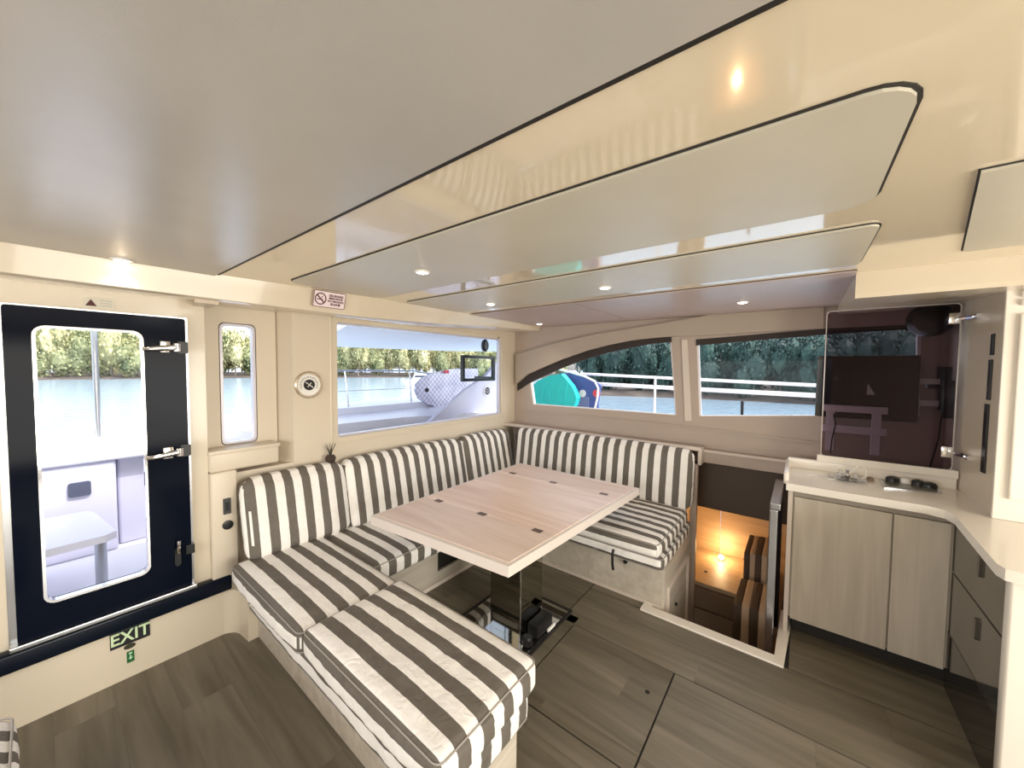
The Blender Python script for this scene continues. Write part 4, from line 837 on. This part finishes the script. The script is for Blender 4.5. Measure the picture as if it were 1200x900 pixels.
# ---- trees
def leafmat(name, c1, c2):
    m = bpy.data.materials.new(name); m.use_nodes = True; N = m.node_tree.nodes; L = m.node_tree.links; b = N['Principled BSDF']; b.inputs['Roughness'].default_value = .7
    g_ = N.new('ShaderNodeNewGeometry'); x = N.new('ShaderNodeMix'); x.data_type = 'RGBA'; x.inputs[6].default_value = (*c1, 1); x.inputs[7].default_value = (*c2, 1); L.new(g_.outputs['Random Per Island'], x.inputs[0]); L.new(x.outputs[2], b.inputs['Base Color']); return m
LM = [leafmat('sunlit_mangrove', (.13, .15, .05), (.70, .64, .34)), leafmat('olive_mangrove', (.07, .10, .04), (.50, .50, .24)), leafmat('shaded_riverside_leaf', (.012, .035, .03), (.06, .12, .09))]  # sunlit and backlit tones of the two banks are put into the leaf colours
M_bark = mat('grey_bark', (.25, .20, .17), .8)
def crown(seed, n, card, R_=1.0):
    r = random.Random(seed); me_v = []; me_f = []
    lob = [(Vector((r.uniform(-.55, .55), r.uniform(-.4, .4), r.uniform(-.35, .45))), r.uniform(.32, .6)) for _ in range(9)]
    for i in range(n):
        c, s = lob[i % 9]; d_ = Vector((r.gauss(0, 1), r.gauss(0, 1), r.gauss(0, 1))).normalized(); p = c+d_*s*(.8+.25*r.random())
        nn = (d_+Vector((r.gauss(0, .5), r.gauss(0, .5), r.gauss(0, .5)))).normalized(); t = nn.orthogonal().normalized(); b = nn.cross(t); k = len(me_v); w_ = card*(.6+.8*r.random())
        for aa in range(5):
            an = aa*1.257+r.random()*.5; me_v.append(p+t*w_*math.cos(an)+b*w_*math.sin(an)*.7)
        me_f.append([k, k+1, k+2, k+3, k+4])
    for c, s in lob:       # solid heart of each lobe so the crown is not see-through
        k = len(me_v); bmi = bmesh.new(); bmesh.ops.create_icosphere(bmi, subdivisions=1, radius=s*.8)
        me_v += [v.co+c for v in bmi.verts]; me_f += [[k+v.index for v in f.verts] for f in bmi.faces]; bmi.free()
    me = bpy.data.meshes.new('crown'); me.from_pydata([tuple(v) for v in me_v], [], me_f); return me
def trunkmesh():
    bm = NB(); tube(bm, [(0, 0, -1.0), (.03, 0, -.5), (0, .02, .2)], .05, 7, r2=.02)
    for a in (0, 2.1, 4.2): tube(bm, [(0, 0, -.5), (.2*math.cos(a), .2*math.sin(a), -.1), (.38*math.cos(a), .38*math.sin(a), .2)], .025, 5, r2=.008)
    me = bpy.data.meshes.new('trunk'); bm.to_mesh(me); bm.free(); me.materials.append(M_bark); return me
TR = trunkmesh(); CR = {}
for li in range(3):
    CR[li] = []
    for k in range(3):
        me = crown(10*li+k, 2400, .05); me.materials.append(LM[li]); CR[li].append(me)
kinds = ['yellow green', 'olive green', 'dark green']; sizes = ['tall', 'low', 'broad']
def tree(dist, px, hgt, wid, li, k, lbl, grp):
    dv = at(px, 430, 'z', H-.001) if False else (FW+(px-600)/F*RT); dv = Vector((dv.x, dv.y, 0)).normalized(); b_ = dv*dist; hc = hgt*.5
    t = thing('riverbank_tree', (b_.x, b_.y, -1.2), lbl, 'tree', grp)
    zc = hc+.0; rot = rnd.random()*6.28
    for nm, me in (('crown', CR[li][k % 3]), ('trunk', TR)):
        o = bpy.data.objects.new(nm, me); COL.objects.link(o); o.parent = t; o.location = (0, 0, hgt*(.40 if nm == 'crown' else .5)); o.scale = (wid, wid, hgt*.52); o.rotation_euler = (0, 0, rot)
i = 0
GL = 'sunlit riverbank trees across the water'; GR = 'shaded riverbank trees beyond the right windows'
for px in range(-60, 640, 24):
    for row in range(3):
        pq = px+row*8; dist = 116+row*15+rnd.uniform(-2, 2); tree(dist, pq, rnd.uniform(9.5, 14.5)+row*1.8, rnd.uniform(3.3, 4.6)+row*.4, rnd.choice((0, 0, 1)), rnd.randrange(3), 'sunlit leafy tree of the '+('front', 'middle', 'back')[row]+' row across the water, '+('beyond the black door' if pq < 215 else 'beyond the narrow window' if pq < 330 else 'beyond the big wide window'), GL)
for k in range(15):
    for row in range(3):
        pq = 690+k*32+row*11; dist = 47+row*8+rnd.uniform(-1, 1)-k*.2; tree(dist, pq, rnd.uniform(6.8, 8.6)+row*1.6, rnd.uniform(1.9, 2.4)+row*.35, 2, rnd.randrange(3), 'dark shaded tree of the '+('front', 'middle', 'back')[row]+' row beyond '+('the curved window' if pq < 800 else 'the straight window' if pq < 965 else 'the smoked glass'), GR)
# muddy banks
bm = NB()
def ray2(px): dv = FW+(px-600)/F*RT; return Vector((dv.x, dv.y, 0)).normalized()
for (a, b, d1, d2) in ((-220, 660, 112, 150), (680, 1250, 43, 75)):
    n = 16; L1 = []; 
    for i in range(n+1):
        r_ = ray2(a+(b-a)*i/n); L1.append((bm.verts.new((*(r_*d1).xy, -1.5)), bm.verts.new((*(r_*(d1+3)).xy, -1.0)), bm.verts.new((*(r_*d2).xy, -.6))))
    for p_, q_ in zip(L1, L1[1:]):
        for j in range(2): bm.faces.new([p_[j], q_[j], q_[j+1], p_[j+1]])
link('riverbank', bm, mat('dark_mud', (.10, .08, .065), .9, var=.4, vscale=.5), label='low muddy riverbank under the trees', cat='bank', kind='structure')
